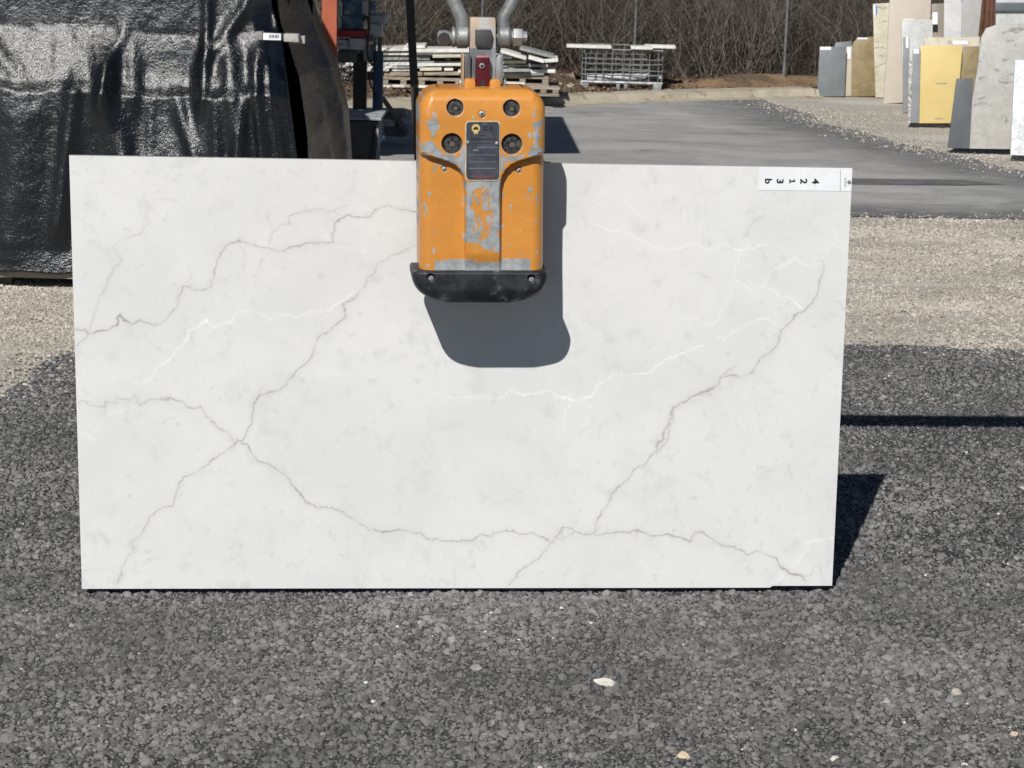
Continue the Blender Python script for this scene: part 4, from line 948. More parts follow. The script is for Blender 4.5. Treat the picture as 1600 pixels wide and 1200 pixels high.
DV = [
 ([(117,514),(131,515),(138,521),(162,517),(182,503),(186,491),(192,498),(203,505),(220,501),(232,505),(244,510),(260,501),(264,492),(272,483),(278,470),(284,460),(286,448),(298,448),(306,453),(316,452),(327,446),(332,429),(341,409),(356,381),(370,377),(392,381),(416,386),(426,391),(444,393),(447,389),(475,380),(488,381),(518,378),(519,364),(528,345),(547,335),(567,338),(577,338),(585,330),(605,324),(629,331),(652,330)], 1.3, .62),
 ([(138,521),(119,545)], 1.1, .5), ([(518,378),(550,378)], 1., .25),
 ([(418,386),(425,371),(428,360),(440,352),(452,349),(452,336),(471,333),(500,328),(523,330),(540,318)], 1.2, .38), ([(523,330),(535,336)], 1., .3),
 ([(138,515),(145,498),(157,464),(169,433),(178,418),(188,410),(180,396),(174,388),(189,371),(217,366),(232,349),(232,319),(248,311),(277,312)], 1.6, .22),
 ([(371,378),(380,398),(380,422)], 1.4, .2), ([(425,394),(409,398),(404,418),(399,433)], 1.2, .25),
 ([(120,340),(145,355),(155,372),(155,385)], 1.4, .15), ([(415,335),(425,355),(428,362)], 1.4, .2), ([(332,429),(345,455),(355,465)], 1.4, .14),
 ([(660,372),(650,381),(629,393),(608,404),(591,412),(581,433),(561,457)], 1.9, .35),
 ([(561,457),(552,466),(536,474),(535,496),(512,515),(495,532),(490,548),(485,563),(454,594),(435,612),(410,622),(397,633),(395,657),(386,672),(377,685),(362,695),(345,708),(317,732),(305,742),(290,748),(277,767),(267,788),(247,795),(230,810),(217,837),(205,843),(208,860),(193,883),(190,900),(185,915)], 1.35, .62),
 ([(122,630),(133,627),(150,633),(162,635),(163,628),(178,625),(182,619),(200,624),(212,618),(218,633),(232,628),(247,625),(265,624),(283,627),(293,637),(313,637),(325,653),(348,673),(362,687),(363,695)], 1.4, .5),
 ([(370,688),(382,695),(395,712),(420,727),(445,745),(465,768),(485,784),(500,795),(520,797),(540,802),(560,812),(575,824),(592,830),(610,832),(625,827),(640,829),(655,833),(668,842),(690,845),(715,846),(735,846),(750,834),(768,836),(790,829),(810,834),(830,832),(850,842),(862,848),(870,838),(882,826),(890,828),(900,833),(930,832),(960,831),(985,832),(1000,830),(1020,836),(1040,836),(1065,840),(1080,847),(1084,832),(1100,829),(1106,838),(1118,848),(1145,853),(1167,869),(1187,865),(1209,872),(1219,884),(1234,896),(1246,898),(1258,908)], 1.35, .62),
 ([(1246,898),(1262,897),(1270,885),(1278,884),(1291,912)], 1.2, .35),
 ([(795,916),(812,893),(826,884),(840,875),(848,862),(858,850),(868,844),(885,840),(900,833)], 1.3, .5),
 ([(928,831),(935,808),(950,785),(975,755),(990,738),(1005,728),(1020,705),(1024,690),(1036,672),(1047,662),(1052,640),(1068,630),(1080,620),(1095,612),(1110,606),(1122,598),(1125,590),(1140,586),(1159,587),(1175,577),(1190,558),(1203,549),(1214,534),(1219,518),(1237,502),(1241,493),(1266,477),(1278,459),(1283,434),(1284,406)], 1.35, .55),
 ([(1047,662),(1040,680),(1022,707)], 2.2, .35), ([(1125,590),(1138,578),(1150,568)], 1.6, .28), ([(1080,620),(1110,612)], 1.6, .25),
 ([(1287,459),(1300,467),(1309,471),(1319,487)], 1.5, .32), ([(1165,370),(1170,355),(1192,340)], 1.5, .22), ([(1084,470),(1092,485),(1098,497)], 2, .18),
 ([(710,916),(711,890)], 1.2, .2), ([(1092,424),(1100,432),(1108,434)], 1.4, .25), ([(1187,390),(1196,408)], 1.6, .2), ([(130,890),(160,888),(185,895)], 1.4, .12),
]
WV = [
 ([(213,600),(229,598),(244,574),(265,563),(286,541),(298,522),(310,515),(323,503),(330,508),(337,513),(358,503),(375,489),(396,486),(405,490),(420,498),(432,493),(444,491),(464,498),(488,486),(516,481),(530,469),(554,455)], 1.2, .95), ([(314,527),(337,513)], 1.2, .5), ([(402,507),(425,501)], 1.1, .5),
 ([(213,632),(195,642),(178,643),(160,650),(148,665),(135,682),(130,700),(128,715)], 1.3, .7),
 ([(930,352),(959,365),(975,365),(1000,377),(1019,388),(1047,388),(1066,382),(1087,377),(1106,390),(1137,385),(1150,393),(1175,390),(1194,382)], 1.2, .85), ([(1092,376),(1094,348)], 1.1, .55), ([(959,307),(984,327),(1009,345)], 1.2, .6),
 ([(1159,393),(1151,412),(1147,437),(1144,459),(1131,484),(1120,498),(1109,506),(1090,496),(1072,490)], 1.1, .6),
 ([(1148,438),(1160,442),(1175,452),(1191,443),(1203,427),(1222,418),(1230,412),(1242,406),(1250,414),(1262,418),(1283,412)], 1.2, .9),
 ([(1175,468),(1175,457),(1194,446),(1216,462),(1237,468),(1253,479)], 1.1, .75),
 ([(870,622),(900,622),(925,618),(937,600),(959,585),(984,588),(1006,587),(1031,568),(1069,552),(1097,541)], 1.25, .95), ([(959,600),(985,592),(1006,587)], 1., .5), ([(1119,524),(1131,527),(1150,517),(1169,506),(1197,498),(1212,507)], 1.2, .85),
 ([(672,620),(700,622),(740,621),(780,626),(790,620),(800,610),(815,617),(830,615),(858,612),(885,622)], 1.2, .75), ([(885,615),(890,622),(880,650)], 1.1, .6),
 ([(1287,459),(1303,468),(1322,463)], 1.2, .8), ([(1301,356),(1306,381),(1287,393),(1270,388)], 1.1, .5), ([(1234,884),(1247,872),(1261,859),(1262,849),(1280,845),(1302,842)], 1.2, .8), ([(1204,917),(1220,903),(1219,890)], 1.1, .5),
 ([(780,548),(760,560)], 1, .3), ([(1285,400),(1285,412)], 1.3, .6)]
for p, w, s_ in DV: vein(dark, p, w * 1.12, s_ * .86, .16)
for p, w, s_ in WV: vein(light, p, w * .95, s_ * .85, .10)
# random faint small marks
r_ = random.Random(4)
for k_ in range(60):
    x_ = r_.uniform(120, 1310); y_ = r_.uniform(260, 905); an = r_.uniform(0, 6.28); ln0 = r_.uniform(3, 13); pts = [(x_, y_)]
    for j in range(3): an += r_.uniform(-.9, .9); pts.append((pts[-1][0] + ln0 * math.cos(an), pts[-1][1] + ln0 * math.sin(an)))
    vein(dark, pts, r_.uniform(1.0, 2.6), r_.uniform(.04, .11))
for k_ in range(22):
    x_ = r_.uniform(120, 1310); y_ = r_.uniform(260, 905); an = r_.uniform(0, 6.28); ln0 = r_.uniform(3, 10); pts = [(x_, y_)]
    for j in range(3): an += r_.uniform(-.9, .9); pts.append((pts[-1][0] + ln0 * math.cos(an), pts[-1][1] + ln0 * math.sin(an)))
    vein(light, pts, r_.uniform(.9, 1.4), r_.uniform(.1, .25))
t = NT('white_quartz')
o_ = t.mp((1, 1, 1)); n1 = t.noise(3.2, 6, .55, o_, .6); n2 = t.noise(13, 7, .62, o_, .5); n3 = t.noise(30, 6, .62, o_, .4)
c = t.mix(t.rg(n1, .38, .66), (.700, .703, .692), (.660, .665, .656))
c = t.mix(t.rg(n2, .52, .72, 0, .8), c, (.60, .605, .595)); c = t.mix(t.rg(n2, .28, .42, .45, 0), c, (.745, .748, .738))
c = t.mix(t.rg(n3, .58, .72, 0, .55), c, (.54, .545, .535))
c = t.mix(t.attr('grey_vein'), c, (.245, .21, .175)); c = t.mix(t.math('MULTIPLY', t.attr('white_vein'), .8), c, (.87, .87, .86))
M_SLAB = t.out(c, .12, Specular_IOR_Level=.5, Coat_Weight=.0)
# slab as a box whose front is the fine grid; nicked bottom edge at the right
def slab_xy(Aw, Hw):
    chip = .0062 * sst(S(1203, 920, 0)[0], S(1206, 920, 0)[0], Aw); return Hw + chip * (1 - sst(0, .02, Hw))
H2 = slab_xy(AA, HH)
Pf = L2W(AA + SHEAR * H2, H2, 0 * AA)
slab = gridmesh('quartz_slab', Pf, M_SLAB, attrs={'grey_vein': np.clip(dark, 0, 1), 'white_vein': np.clip(light, 0, 1)}, flip=False)
slab.data.flip_normals() if slab.data.polygons[0].normal.dot(Vector(en)) < 0 else None
tag(slab, 'large white quartz slab with fine grey veins hanging from the orange lifter', 'stone slab')
# the slab's body behind its polished face
edge = [L2W(a + SHEAR * b, slab_xy(np.array(a), np.array(b)) if b == 0 else b, 0.) for a, b in [(x_, 0.) for x_ in np.linspace(0, SW, 260)] + [(SW, SH), (0., SH)]]
cenb = [p - en * .0007 for p in edge]
mb = MB(); mb.prism(cenb, -en * STH); mb.build('slab_body', M_SLAB, slab)

# label on the slab: strip with characters turned a quarter, logo end
lab = MB(); zl = .0012
def SQ(x0, y0, x1, y1, d):  # rectangle on the slab face
    return [SP(x0, y0, d), SP(x1, y0, d), SP(x1, y1, d), SP(x0, y1, d)]
lp = [SP(1186.5, 262.5, zl), SP(1331, 264.5, zl), SP(1331.6, 268, zl), SP(1330.0, 298.8, zl), SP(1186, 297, zl)]
lp[0] = L2W(S(1186.5, 262.5, zl)[0], SH - .001, zl); lp[1] = L2W(SW + SHEAR * SH - .006, SH - .001, zl); lp[2] = L2W(SW + SHEAR * SH - .0006, SH - .008, zl); lp[3] = L2W(SW + SHEAR * SH - .0006, S(1330, 298.8, zl)[1], zl)
sticker = MB().prism(lp, -en * .001).build('label', M_WHITE, slab)
def text(s, cx_, cz_, d, size, ang, m, parent, name='lettering', bold=0, sx=1):
    cu = bpy.data.curves.new(name, 'FONT'); cu.body = s; cu.size = size; cu.align_x = 'CENTER'; cu.align_y = 'CENTER'; cu.extrude = .0003; cu.offset = bold; cu.resolution_u = 3
    ob = bpy.data.objects.new('tmp', cu); COL.objects.link(ob); dg = bpy.context.evaluated_depsgraph_get(); dg.update()
    me = bpy.data.meshes.new_from_object(ob.evaluated_get(dg)); bpy.data.objects.remove(ob)
    n_ = len(me.vertices); co_ = np.empty(n_ * 3); me.vertices.foreach_get('co', co_); co_ = co_.reshape(-1, 3)
    xs, ys = co_[:, 0].copy(), co_[:, 1].copy()
    if n_: xs -= (xs.max() + xs.min()) / 2; ys -= (ys.max() + ys.min()) / 2
    xs *= sx
    a_ = cx_ + xs * math.cos(ang) - ys * math.sin(ang); b_ = cz_ + xs * math.sin(ang) + ys * math.cos(ang)
    P_ = L2W(a_, b_, d + co_[:, 2]); me.vertices.foreach_set('co', P_.reshape(-1).astype(np.float32)); me.update()
    me.materials.clear()
    return link(name, me, m, parent)
def one(x_, y_):   # a "1" with flag and foot, turned a quarter
    pts = [(-1, -4), (1, -4), (1, 2.6), (3, 2.6), (3, 4.2), (-3, 4.2), (-3, 2.6), (-1, 2.6), (-1, -2), (-2.8, -1.2), (-2.8, -2.8)]
    return [SP(x_ - q * 1.12, y_ + p * 1.12, .0019) for p, q in pts]
MB().prism(one(1238, 283.2), -en * .0004).build('lettering', M_INK, sticker)
for ch, x_ in (('4', 1274.5), ('2', 1256), ('3', 1219), ('b', 1200.5)):
    a_, b_ = S(x_, 283.2, .002); text(ch, float(a_), float(b_), .0017, .030, -math.pi / 2, M_INK, sticker, bold=.0009, sx=1.15)
MB().prism(SQ(1312.6, 264.5, 1313.4, 298.6, .0018), -en * .0004).build('divider_line', M_GREYINK, sticker)
cxl, czl = [float(q) for q in S(1327, 285, .0018)]
dm = .0072; MB().prism([L2W(cxl + dx_, czl + dz_, .0018) for dx_, dz_ in ((-dm, 0), (0, -dm), (dm, 0), (0, dm))], -en * .0004).build('logo_diamond', M_INK, sticker)
text('1', cxl, czl, .0021, .010, -math.pi / 2 + .6, M_WHITE, sticker, 'logo_mark', bold=.0003)
for x_ in (1319.6, 1321.6): MB().prism(SQ(x_, 277.5, x_ + .9, 292.5, .0018), -en * .0004).build('print_line', M_GREYINK, sticker)

# ------------------------------------------------------------------ orange slab lifter
DF = .292
lifter = empty('slab_lifter', tuple(SP(754, 425, .15) * 1.0)); lifter.location.z = 1.0
tag(lifter, 'scuffed orange scissor slab lifter with black rubber bumper gripping the white slab', 'slab lifter')
def mLifter():
    t = NT('orange_paint_worn'); w = t.attr('wear'); n_ = t.noise(120, 5, .7); n2 = t.noise(30, 5, .6); n3 = t.noise(6, 4); fn = t.noise(380, 3)
    wv = t.rg(t.math('ADD', w, t.math('MULTIPLY', t.math('SUBTRACT', n_, .5), .5)), .44, .54)
    specks = t.math('MAXIMUM', t.math('MULTIPLY', t.rg(n2, .655, .68), .7), t.math('MULTIPLY', t.rg(t.noise(75, 5, .7, t.mp((1, 1, .45))), .69, .71), .7))
    wv = t.math('MAXIMUM', wv, specks)
    c = t.mix(t.rg(n3, .3, .7), (.60, .25, .042), (.53, .22, .040)); c = t.mix(t.rg(n2, .3, .6, .25, 0), c, (.42, .17, .035))
    g = t.mix(t.rg(n2, .35, .65), (.22, .235, .24), (.34, .355, .36)); g = t.mix(t.rg(n_, .55, .7, 0, .5), g, (.42, .42, .41))
    c = t.mix(wv, c, g); c = t.mix(t.attr('hole_shade'), c, (.10, .06, .03))
    return t.out(c, t.rg(wv, 0, 1, .30, .55), t.bump(t.math('ADD', t.math('MULTIPLY', fn, .2), t.math('MULTIPLY', wv, -.5)), .0008), Specular_IOR_Level=.5)
M_LIFT = mLifter()
def shell(name, y0, y1, xl, xr, depth, dback, m, parent, dmap, attrs=None, step=1.0):
    """moulded shell: outline given by xl(y), xr(y); front depth(u, v); sides run back to dback"""
    ys = np.arange(y0, y1 + .01, step); ns = np.linspace(-1, 1, int((xr((y0 + y1) / 2) - xl((y0 + y1) / 2)) / step) + 1)
    ns = np.sign(ns) * np.abs(ns) ** .93
    Vv, Nn = np.meshgrid(ys, ns, indexing='ij')
    XL = np.vectorize(xl)(Vv); XR = np.vectorize(xr)(Vv); Uu = (XL + XR) / 2 + Nn * (XR - XL) / 2
    D = depth(Uu, Vv, XL, XR)
    a_, b_ = S(Uu, Vv, dmap)
    A_ = {k: f(Uu, Vv) for k, f in (attrs or {}).items()}
    # ring of side walls
    ac, bc = a_.mean(), b_.mean()
    def pad(M, val=None):
        return np.pad(M, 2, mode='edge')
    a2, b2, D2 = pad(a_), pad(b_), pad(D)
    m1 = np.zeros_like(D2, bool); m1[[0, -1], :] = True; m1[:, [0, -1]] = True; m1b = np.zeros_like(m1); m1b[1, :] = m1b[-2, :] = True; m1b[:, 1] = m1b[:, -2] = True; m1b &= ~m1
    D2[m1] = dback; D2[m1b] = D2[m1b] * .5 + dback * .5
    return gridmesh(name, L2W(a2, b2, D2), m, parent, {k: pad(v) for k, v in A_.items()})
XC = 754.
def cr(y):  # top corner inset
    R = 34.; 
    return 0 if y > 140 + R else R - math.sqrt(max(0, R * R - (140 + R - y) ** 2))
cxl_ = lambda y: 654.5 + (y - 140) * .006 + cr(y) + (0 if y > 300 else 0)
cxr_ = lambda y: 853.5 - (y - 140) * .012 - cr(y)
HWx = [0, 238, 240, 246, 252, 258, 265, 275, 288, 300, 400, 430]; HWv = [125, 118, 98, 78, 58, 45, 37, 31, 28, 27.5, 27.5, 27.5]
def raised(U, V):
    hw = np.interp(V, HWx, HWv); g = np.interp(V + .5, HWx, HWv) - np.interp(V - .5, HWx, HWv)
    s_ = (hw - np.abs(U - XC - .5)) / np.sqrt(1 + g * g)
    s_ = np.where(V < 236, 20, s_)
    return sst(-2.6, 2.6, s_)
HOLES = [(711, 168, 13.0), (799, 169, 13.0), (706, 224, 16.0), (799.5, 225, 16.0)]
def edgefall(U, V, XL, XR, y0, y1, R, top=True, bottom=False):
    e = np.minimum(U - XL, XR - U)
    if top: e = np.minimum(e, (V - y0) * 1.0)
    if bottom: e = np.minimum(e, (y1 - V) * 1.0)
    e = np.clip(e, 0, R); k = 1 - e / R
    return R / 505. * (1 - np.sqrt(np.clip(1 - k * k, 0, 1)))
def cdepth(U, V, XL, XR):
    M_ = raised(U, V) * (1 - .55 * sst(392, 420, V))
    base = DF - .030 + .012 * sst(300, 424, V)
    # side panels are gently domed
    base = base + .004 * (1 - ((np.abs(U - XC) - 63) / 37.) ** 2) * (1 - M_)
    D = base + (DF - base) * M_
    D = D - edgefall(U, V, XL, XR, 140, 426, 19)
    D = D - .012 * sst(230, 140, V) * sst(190, 142, V)
    for hx_, hy_, hr_ in HOLES:
        r__ = np.hypot(U - hx_, V - hy_); D = D - .020 * (1 - sst(hr_ - .8, hr_ + .4, r__))
    r__ = np.hypot(U - 753, V - 178); D = D - .004 * (1 - sst(5, 6.4, r__))
    for sx_, sy_ in ((694.5, 264.5), (811, 266.5)):
        r__ = np.hypot(U - sx_, V - sy_); D = D - .004 * (1 - sst(4.2, 5.4, r__))
    return D
def rectm(U, V, x0, y0, x1, y1, s_=2): return sst(-s_, s_, np.minimum(np.minimum(U - x0, x1 - U), np.minimum(V - y0, y1 - V)))
def cwear(U, V):
    n_ = (fbm(U * .09, V * .09, 91, 4) - .5); n2 = (fbm(U * .25, V * .25, 92, 3) - .5); n3 = fbm(U * .12 + 40, V * .12, 95, 4) - .5; A = U + 15 * n_ + 5 * n2; B = V + 16 * n3 + 5 * n2
    w = np.zeros_like(U)
    def ell(x, y, a, b, th=0):
        dx_ = A - x; dy_ = B - y; c_, s_ = math.cos(th), math.sin(th); return sst(1.25, .8, np.hypot((dx_ * c_ + dy_ * s_) / a, (-dx_ * s_ + dy_ * c_) / b))
    w = np.maximum(w, ell(677, 192, 9, 12, .3) * .8); w = np.maximum(w, ell(677, 210, 5, 8) * .6); w = np.maximum(w, ell(671, 232, 11, 10)); w = np.maximum(w, ell(690, 243, 14, 7, .35)); w = np.maximum(w, ell(712, 251, 16, 6, .3))
    w = np.maximum(w, ell(724, 254, 7, 22)); w = np.maximum(w, ell(785, 256, 6, 14) * .8); w = np.maximum(w, ell(800, 248, 22, 5, -.3)); w = np.maximum(w, ell(836, 236, 11, 7, -.6)); w = np.maximum(w, ell(840, 208, 4.5, 22, .12)); w = np.maximum(w, ell(833, 192, 5, 5) * .8)
    neck = rectm(A, B, 727, 281, 783, 392); island = np.maximum(ell(750, 320, 15, 27), ell(752, 360, 12, 13)) * sst(.40, .48, fbm(U * .3, V * .16, 99, 4)); island2 = rectm(A, B, 727, 377, 750, 396)
    w = np.maximum(w, neck * (1 - island) * (1 - .8 * island2) * (1 - .5 * ell(768, 340, 6, 20)))
    strip = rectm(U + 2 * n2, V + 5 * n_, 679, 405, 829, 424, 1.2) * (1 - rectm(A, B, 738, 396, 780, 409, 3)) ; strip = strip * np.where(U < 700, sst(406, 409, V + 3 * n_), 1)
    w = np.maximum(w, strip)
    for q in range(46):
        rr = np.random.default_rng(q + 200); side = rr.random(); x_ = (rr.normal(671, 6) if side < .5 else rr.normal(838, 6)) if rr.random() < .7 else rr.uniform(660, 850); y_ = rr.uniform(150, 418)
        w = np.maximum(w, sst(1.4, .6, np.hypot((U + 5 * n_ - x_) / rr.uniform(1, 3.6), (V + 5 * n2 - y_) / rr.uniform(1, 5.5))) * .75)
    ed = sst(3.0, .4, np.minimum(U - 654.5, 853 - U)) * (fbm(U * .2, V * .12, 97, 3) > .52) * .7
    w = np.maximum(w, ed)
    rim = 0
    for hx_, hy_, hr_ in HOLES: rim = np.maximum(rim, sst(2.4, .2, np.abs(np.hypot(U - hx_, V - hy_) - hr_ - .3)) * .55)
    w = np.maximum(w, rim)
    return np.clip(w, 0, 1)
def choleshade(U, V):  # recess shade of the bolt holes, put into the colour
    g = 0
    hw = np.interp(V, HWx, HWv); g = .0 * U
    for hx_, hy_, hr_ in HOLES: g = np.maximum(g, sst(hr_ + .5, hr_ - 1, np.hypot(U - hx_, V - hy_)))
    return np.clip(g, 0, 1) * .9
shell('cover', 140, 426, cxl_, cxr_, cdepth, .075, M_LIFT, lifter, DF - .01, {'wear': cwear, 'hole_shade': choleshade})
# bumper
M_RUB = mat('black_rubber', (.009, .011, .014), (.022, .026, .032), .42, 0, 18, bump=.0012, bscale=70, c3=(.13, .138, .145), s3=13, lo3=.54, hi3=.70, rough2=.62)
def bcut(y):
    R = 44.; yb = 474.
    return 0 if y < yb - R else (R - math.sqrt(max(0, R * R - (y - (yb - R)) ** 2))) * 1.25
bxl = lambda y: 643.5 + bcut(y) + 3.5 * max(0, (428 - y) / 5) ** 2; bxr = lambda y: 858.0 - bcut(y) - 3 * max(0, (428 - y) / 5) ** 2
def bdepth(U, V, XL, XR):
    D = DF + .008 - edgefall(U, V, XL, XR, 424, 474, 17, True if False else False, False)
    D = D - .020 * sst(448, 476, V) ** 1.4 - .012 * sst(427, 423, V)
    for hx_ in (673, 830):
        r__ = np.hypot(U - hx_, (V - (433 if hx_ < 700 else 435))); D = D - .016 * (1 - sst(5, 6.2, r__))
    return D
shell('bumper', 423.5, 473.5, bxl, bxr, bdepth, .135, M_RUB, lifter, DF)
mb = MB(); a0, b0 = S(656, 424.6, DF - .02); a1, b1 = S(851, 426.2, DF - .02)
mb.box(L2W((a0 + a1) / 2, (b0 + b1) / 2, .152), (a1 - a0, .150, .0042), X=ex, Y=-en); mb.build('trim_lip', mat('pale_orange_edge', (.75, .55, .36), (.7, .45, .2), .5, 0, 30), lifter)
for hx_, hy_ in ((673, 434), (830, 436)):
    c_ = SP(hx_, hy_, DF - .008); MB().tube([c_, c_ + en * .006], .0085, 14).build('bumper_screw', M_STEEL, lifter, bevel=.001)
# back of the housing and rubber gripping pads
def LB(name, x0, y0, x1, y1, d0, d1, m, par=lifter, bev=.004, dm=None):
    dm = dm if dm is not None else max(d0, d1)
    a0, b0 = S(x0, y0, dm); a1, b1 = S(x1, y1, dm)
    return MB().box(L2W((a0 + a1) / 2, (b0 + b1) / 2, (d0 + d1) / 2), (abs(a1 - a0), abs(d1 - d0), abs(b1 - b0)), X=ex, Y=en).build(name, m, par, bevel=bev)
LB('grip_pad', 680, 276, 830, 440, .001, .030, M_RUB, dm=.02); LB('backing_plate', 672, 262, 838, 446, .031, .079, M_DKST, dm=.06)
LB('rear_jaw', 648.5, 251.5, 856, 470, -.075, -.030, M_RUB, dm=-.03); LB('rear_plate', 660, 248, 846, 440, -.115, -.076, M_LIFT, dm=-.08)
LB('cross_arm', 690, 215, 822, 246, -.10, .12, M_DKST, dm=.12)
# hex socket bolts
def hexbolt(hx_, hy_, r):
    c_ = SP(hx_, hy_, DF - .019); rr_ = r / 505.
    mb = MB(); seg = 28
    ri = rr_ * .42; v = []; f = []
    for z_, R_ in ((-.006, rr_), (.006, rr_), (.0075, rr_ * .93)):
        for k_ in range(seg): q = 2 * math.pi * k_ / seg; v.append(c_ + ex * R_ * math.cos(q) + ez * R_ * math.sin(q) + en * z_)
    hexr = []
    for z_ in (.0075, .001):
        for k_ in range(seg):
            q = 2 * math.pi * k_ / seg; ph = (q + .35) % (math.pi / 3) - math.pi / 6; R_ = ri / math.cos(ph); v.append(c_ + ex * R_ * math.cos(q) + ez * R_ * math.sin(q) + en * z_)
    for l_ in range(4):
        for k_ in range(seg): k2 = (k_ + 1) % seg; f.append((l_ * seg + k_, l_ * seg + k2, (l_ + 1) * seg + k2, (l_ + 1) * seg + k_))
    f.append(tuple(4 * seg + k_ for k_ in range(seg))); mb.add(v, f)
    me_o = mb.build('hex_bolt', mat('worn_bolt', (.13, .125, .115), (.03, .028, .026), .35, .6, 60, bump=.0015, bscale=150), lifter); smooth(me_o.data, 35)
    MB().tube([c_ + en * .0015, c_ + en * .0042], [ri * .2, ri * .8], 6).build('glint_cone', mat('bright_steel', (.30, .30, .29), None, .2, .9), me_o if False else lifter)  # polished cone added in the socket so its facets glint
for hx_, hy_, hr_ in HOLES: hexbolt(hx_ + .4, hy_ + .8, hr_ - 1.8)
for sx_, sy_, sr in ((753, 178, 4.6), (694.5, 264.5, 3.8), (811, 266.5, 3.8)):
    dd = DF - .001 if sy_ < 200 else DF - .028; c_ = SP(sx_, sy_, dd); v = []
    MB().tube([c_ - en * .004, c_ + en * .0015, c_ + en * .003], [sr / 505., sr / 505., sr / 505. * .7], 14).build('screw', M_STEEL, lifter, sm=True)
    MB().tube([c_ + en * .0028, c_ + en * .0036], sr / 505. * .38, 6).build('screw_socket', M_BLACK, lifter)
# name plate
def rrect(x0, y0, x1, y1, r, d):
    pts = []
    for cx_, cy_, a0_ in ((x1 - r, y0 + r, 90), (x0 + r, y0 + r, 180), (x0 + r, y1 - r, 270), (x1 - r, y1 - r, 360)):
        for k_ in range(6): q = math.radians(a0_ - 90 + 90 * k_ / 5 ) if False else math.radians(a0_ - (90 if False else 0) + 18 * k_ - 90 + 0); pts.append((cx_ + r * math.cos(q), cy_ - r * math.sin(q)))
    return [SP(a, b, d) for a, b in pts]
plf = MB().prism(rrect(727.0, 189, 781.5, 282.3, 6, DF + .0026), -en * .006).build('plate_border', mat('worn_cream_edge', (.62, .50, .36), (.45, .36, .26), .6, 0, 60), lifter)
plate = MB().prism(rrect(728.6, 190.6, 780.2, 280.4, 5.4, DF + .0042), -en * .004).build('nameplate', mat('plate_face', (.052, .058, .075), (.085, .09, .11), .40, .3, 25, c3=(.16, .165, .175), s3=22, lo3=.6, hi3=.75), lifter)
dl = DF + .0048
c_ = SP(743.5, 200.5, dl); MB().tube([c_, c_ - en * .0006], 6.3 / 505, 24).build('emblem', mat('gold_print', (.58, .42, .15), None, .5), plate)
em = [(-4.2, 1), (-3.4, -.8), (-1.5, -1.8), (-.6, -3), (.8, -2.6), (1.2, -1.4), (2.2, -3), (3, -1), (4.2, .6), (3.6, 2.4), (2.2, 2.8), (1.1, 1.7), (-1.2, 1.6), (-2.6, 2.6), (-3.6, 2.2)]
MB().prism([SP(743.5 + a, 200.5 + b, dl + .0006) for a, b in em], -en * .0004).build('emblem_map', M_INK, plate)
MB().prism([SP(741 + a, 207.5 + b, dl + .0002) for a, b in ((-1, -2), (6, -2), (5, 2.5), (2.5, .8), (0, 2.5))], -en * .0004).build('emblem_ribbon', MC['gold_print'], plate)
a_, b_ = S(762.5, 200.5, dl); text('C', float(a_) - .006, float(b_), dl, .020, 0, M_INK, plate, bold=.0009); text('E', float(a_) + .010, float(b_), dl, .016, 0, M_INK, plate, bold=.0009)
r_ = random.Random(11)
for (y_, x0, x1, hh_, mk) in ((211.8, 747, 761, 1.8, M_INK), (217.6, 734, 776, 2.8, M_INK), (224, 744, 768, 1.2, M_INK), (230.3, 745, 776, .7, M_GREYINK), (234.6, 739.5, 748, 2.2, M_GREYINK), (242, 733, 776, .5, M_GREYINK), (253, 733, 776, .5, M_GREYINK), (263, 733, 774, .8, M_GREYINK), (275.5, 737, 773, 2.2, 'r')):
    mk = mat('red_print', (.28, .03, .04), None, .6) if mk == 'r' else mk; mb = MB(); x_ = x0
    while x_ < x1 - 1:
        w_ = r_.uniform(.9, 2.4) * (1 if hh_ > 1 else 2.2); mb.prism([SP(x_, y_ - hh_ / 2, dl), SP(min(x_ + w_, x1), y_ - hh_ / 2, dl), SP(min(x_ + w_, x1), y_ + hh_ / 2, dl), SP(x_, y_ + hh_ / 2, dl)], -en * .0004); x_ += w_ + r_.uniform(.5, 1.0)
    mb.build('print_line', mk, plate)
for x_, y_ in ((730.8, 222.6), (776.3, 224)):
    c_ = SP(x_, y_, dl); MB().tube([c_ - en * .002, c_ + en * .002, c_ + en * .0035], [3.0 / 505, 2.6 / 505, 1.2 / 505], 14).build('rivet', M_STEEL, plate, sm=True)
# lugs, side brackets, lifting plate, latch
DL = .13
LB('lug', 725, 123, 743.5, 150, DL - .05, DL + .05, M_LIFT, bev=.012); LB('lug', 765, 124, 783, 150, DL - .05, DL + .05, M_LIFT, bev=.012)
M_PLT = mat('scratched_plate', (.23, .245, .255), (.36, .38, .385), .45, .5, 22, bump=.001, bscale=60, stretch=(1, 1, .3), c3=(.13, .135, .14), s3=9, rough2=.6)
def plate_poly(name, pts, d0, d1, m, bev=.003, par=lifter):
    q = [SP(a, b, d1) for a, b in pts]; return MB().prism(q, -en * (d1 - d0)).build(name, m, par, bevel=bev)
plate_poly('bracket', [(723, 85), (735.5, 85), (735, 128), (724, 128)], DL - .03, DL + .025, M_PLT); plate_poly('bracket', [(775, 92), (779, 86), (786.5, 85), (786, 128), (774, 128)], DL - .03, DL + .025, M_PLT)
LB('bracket_edge', 722.2, 84.5, 724.6, 134, DL - .03, DL + .032, mat('worn_brown_edge', (.42, .27, .13), (.30, .25, .2), .6, 0, 30), bev=.001, dm=DL + .03)
plate_poly('centre_plate', [(734, 75), (775, 75), (775, 140), (734, 140)], DL - .03, DL + .008, M_PLT)
M_PEACH = mat('rusty_pale_steel', (.50, .38, .27), (.42, .33, .26), .6, .1, 20, bump=.001, bscale=60, c3=(.42, .43, .42), s3=16, lo3=.47, hi3=.6)
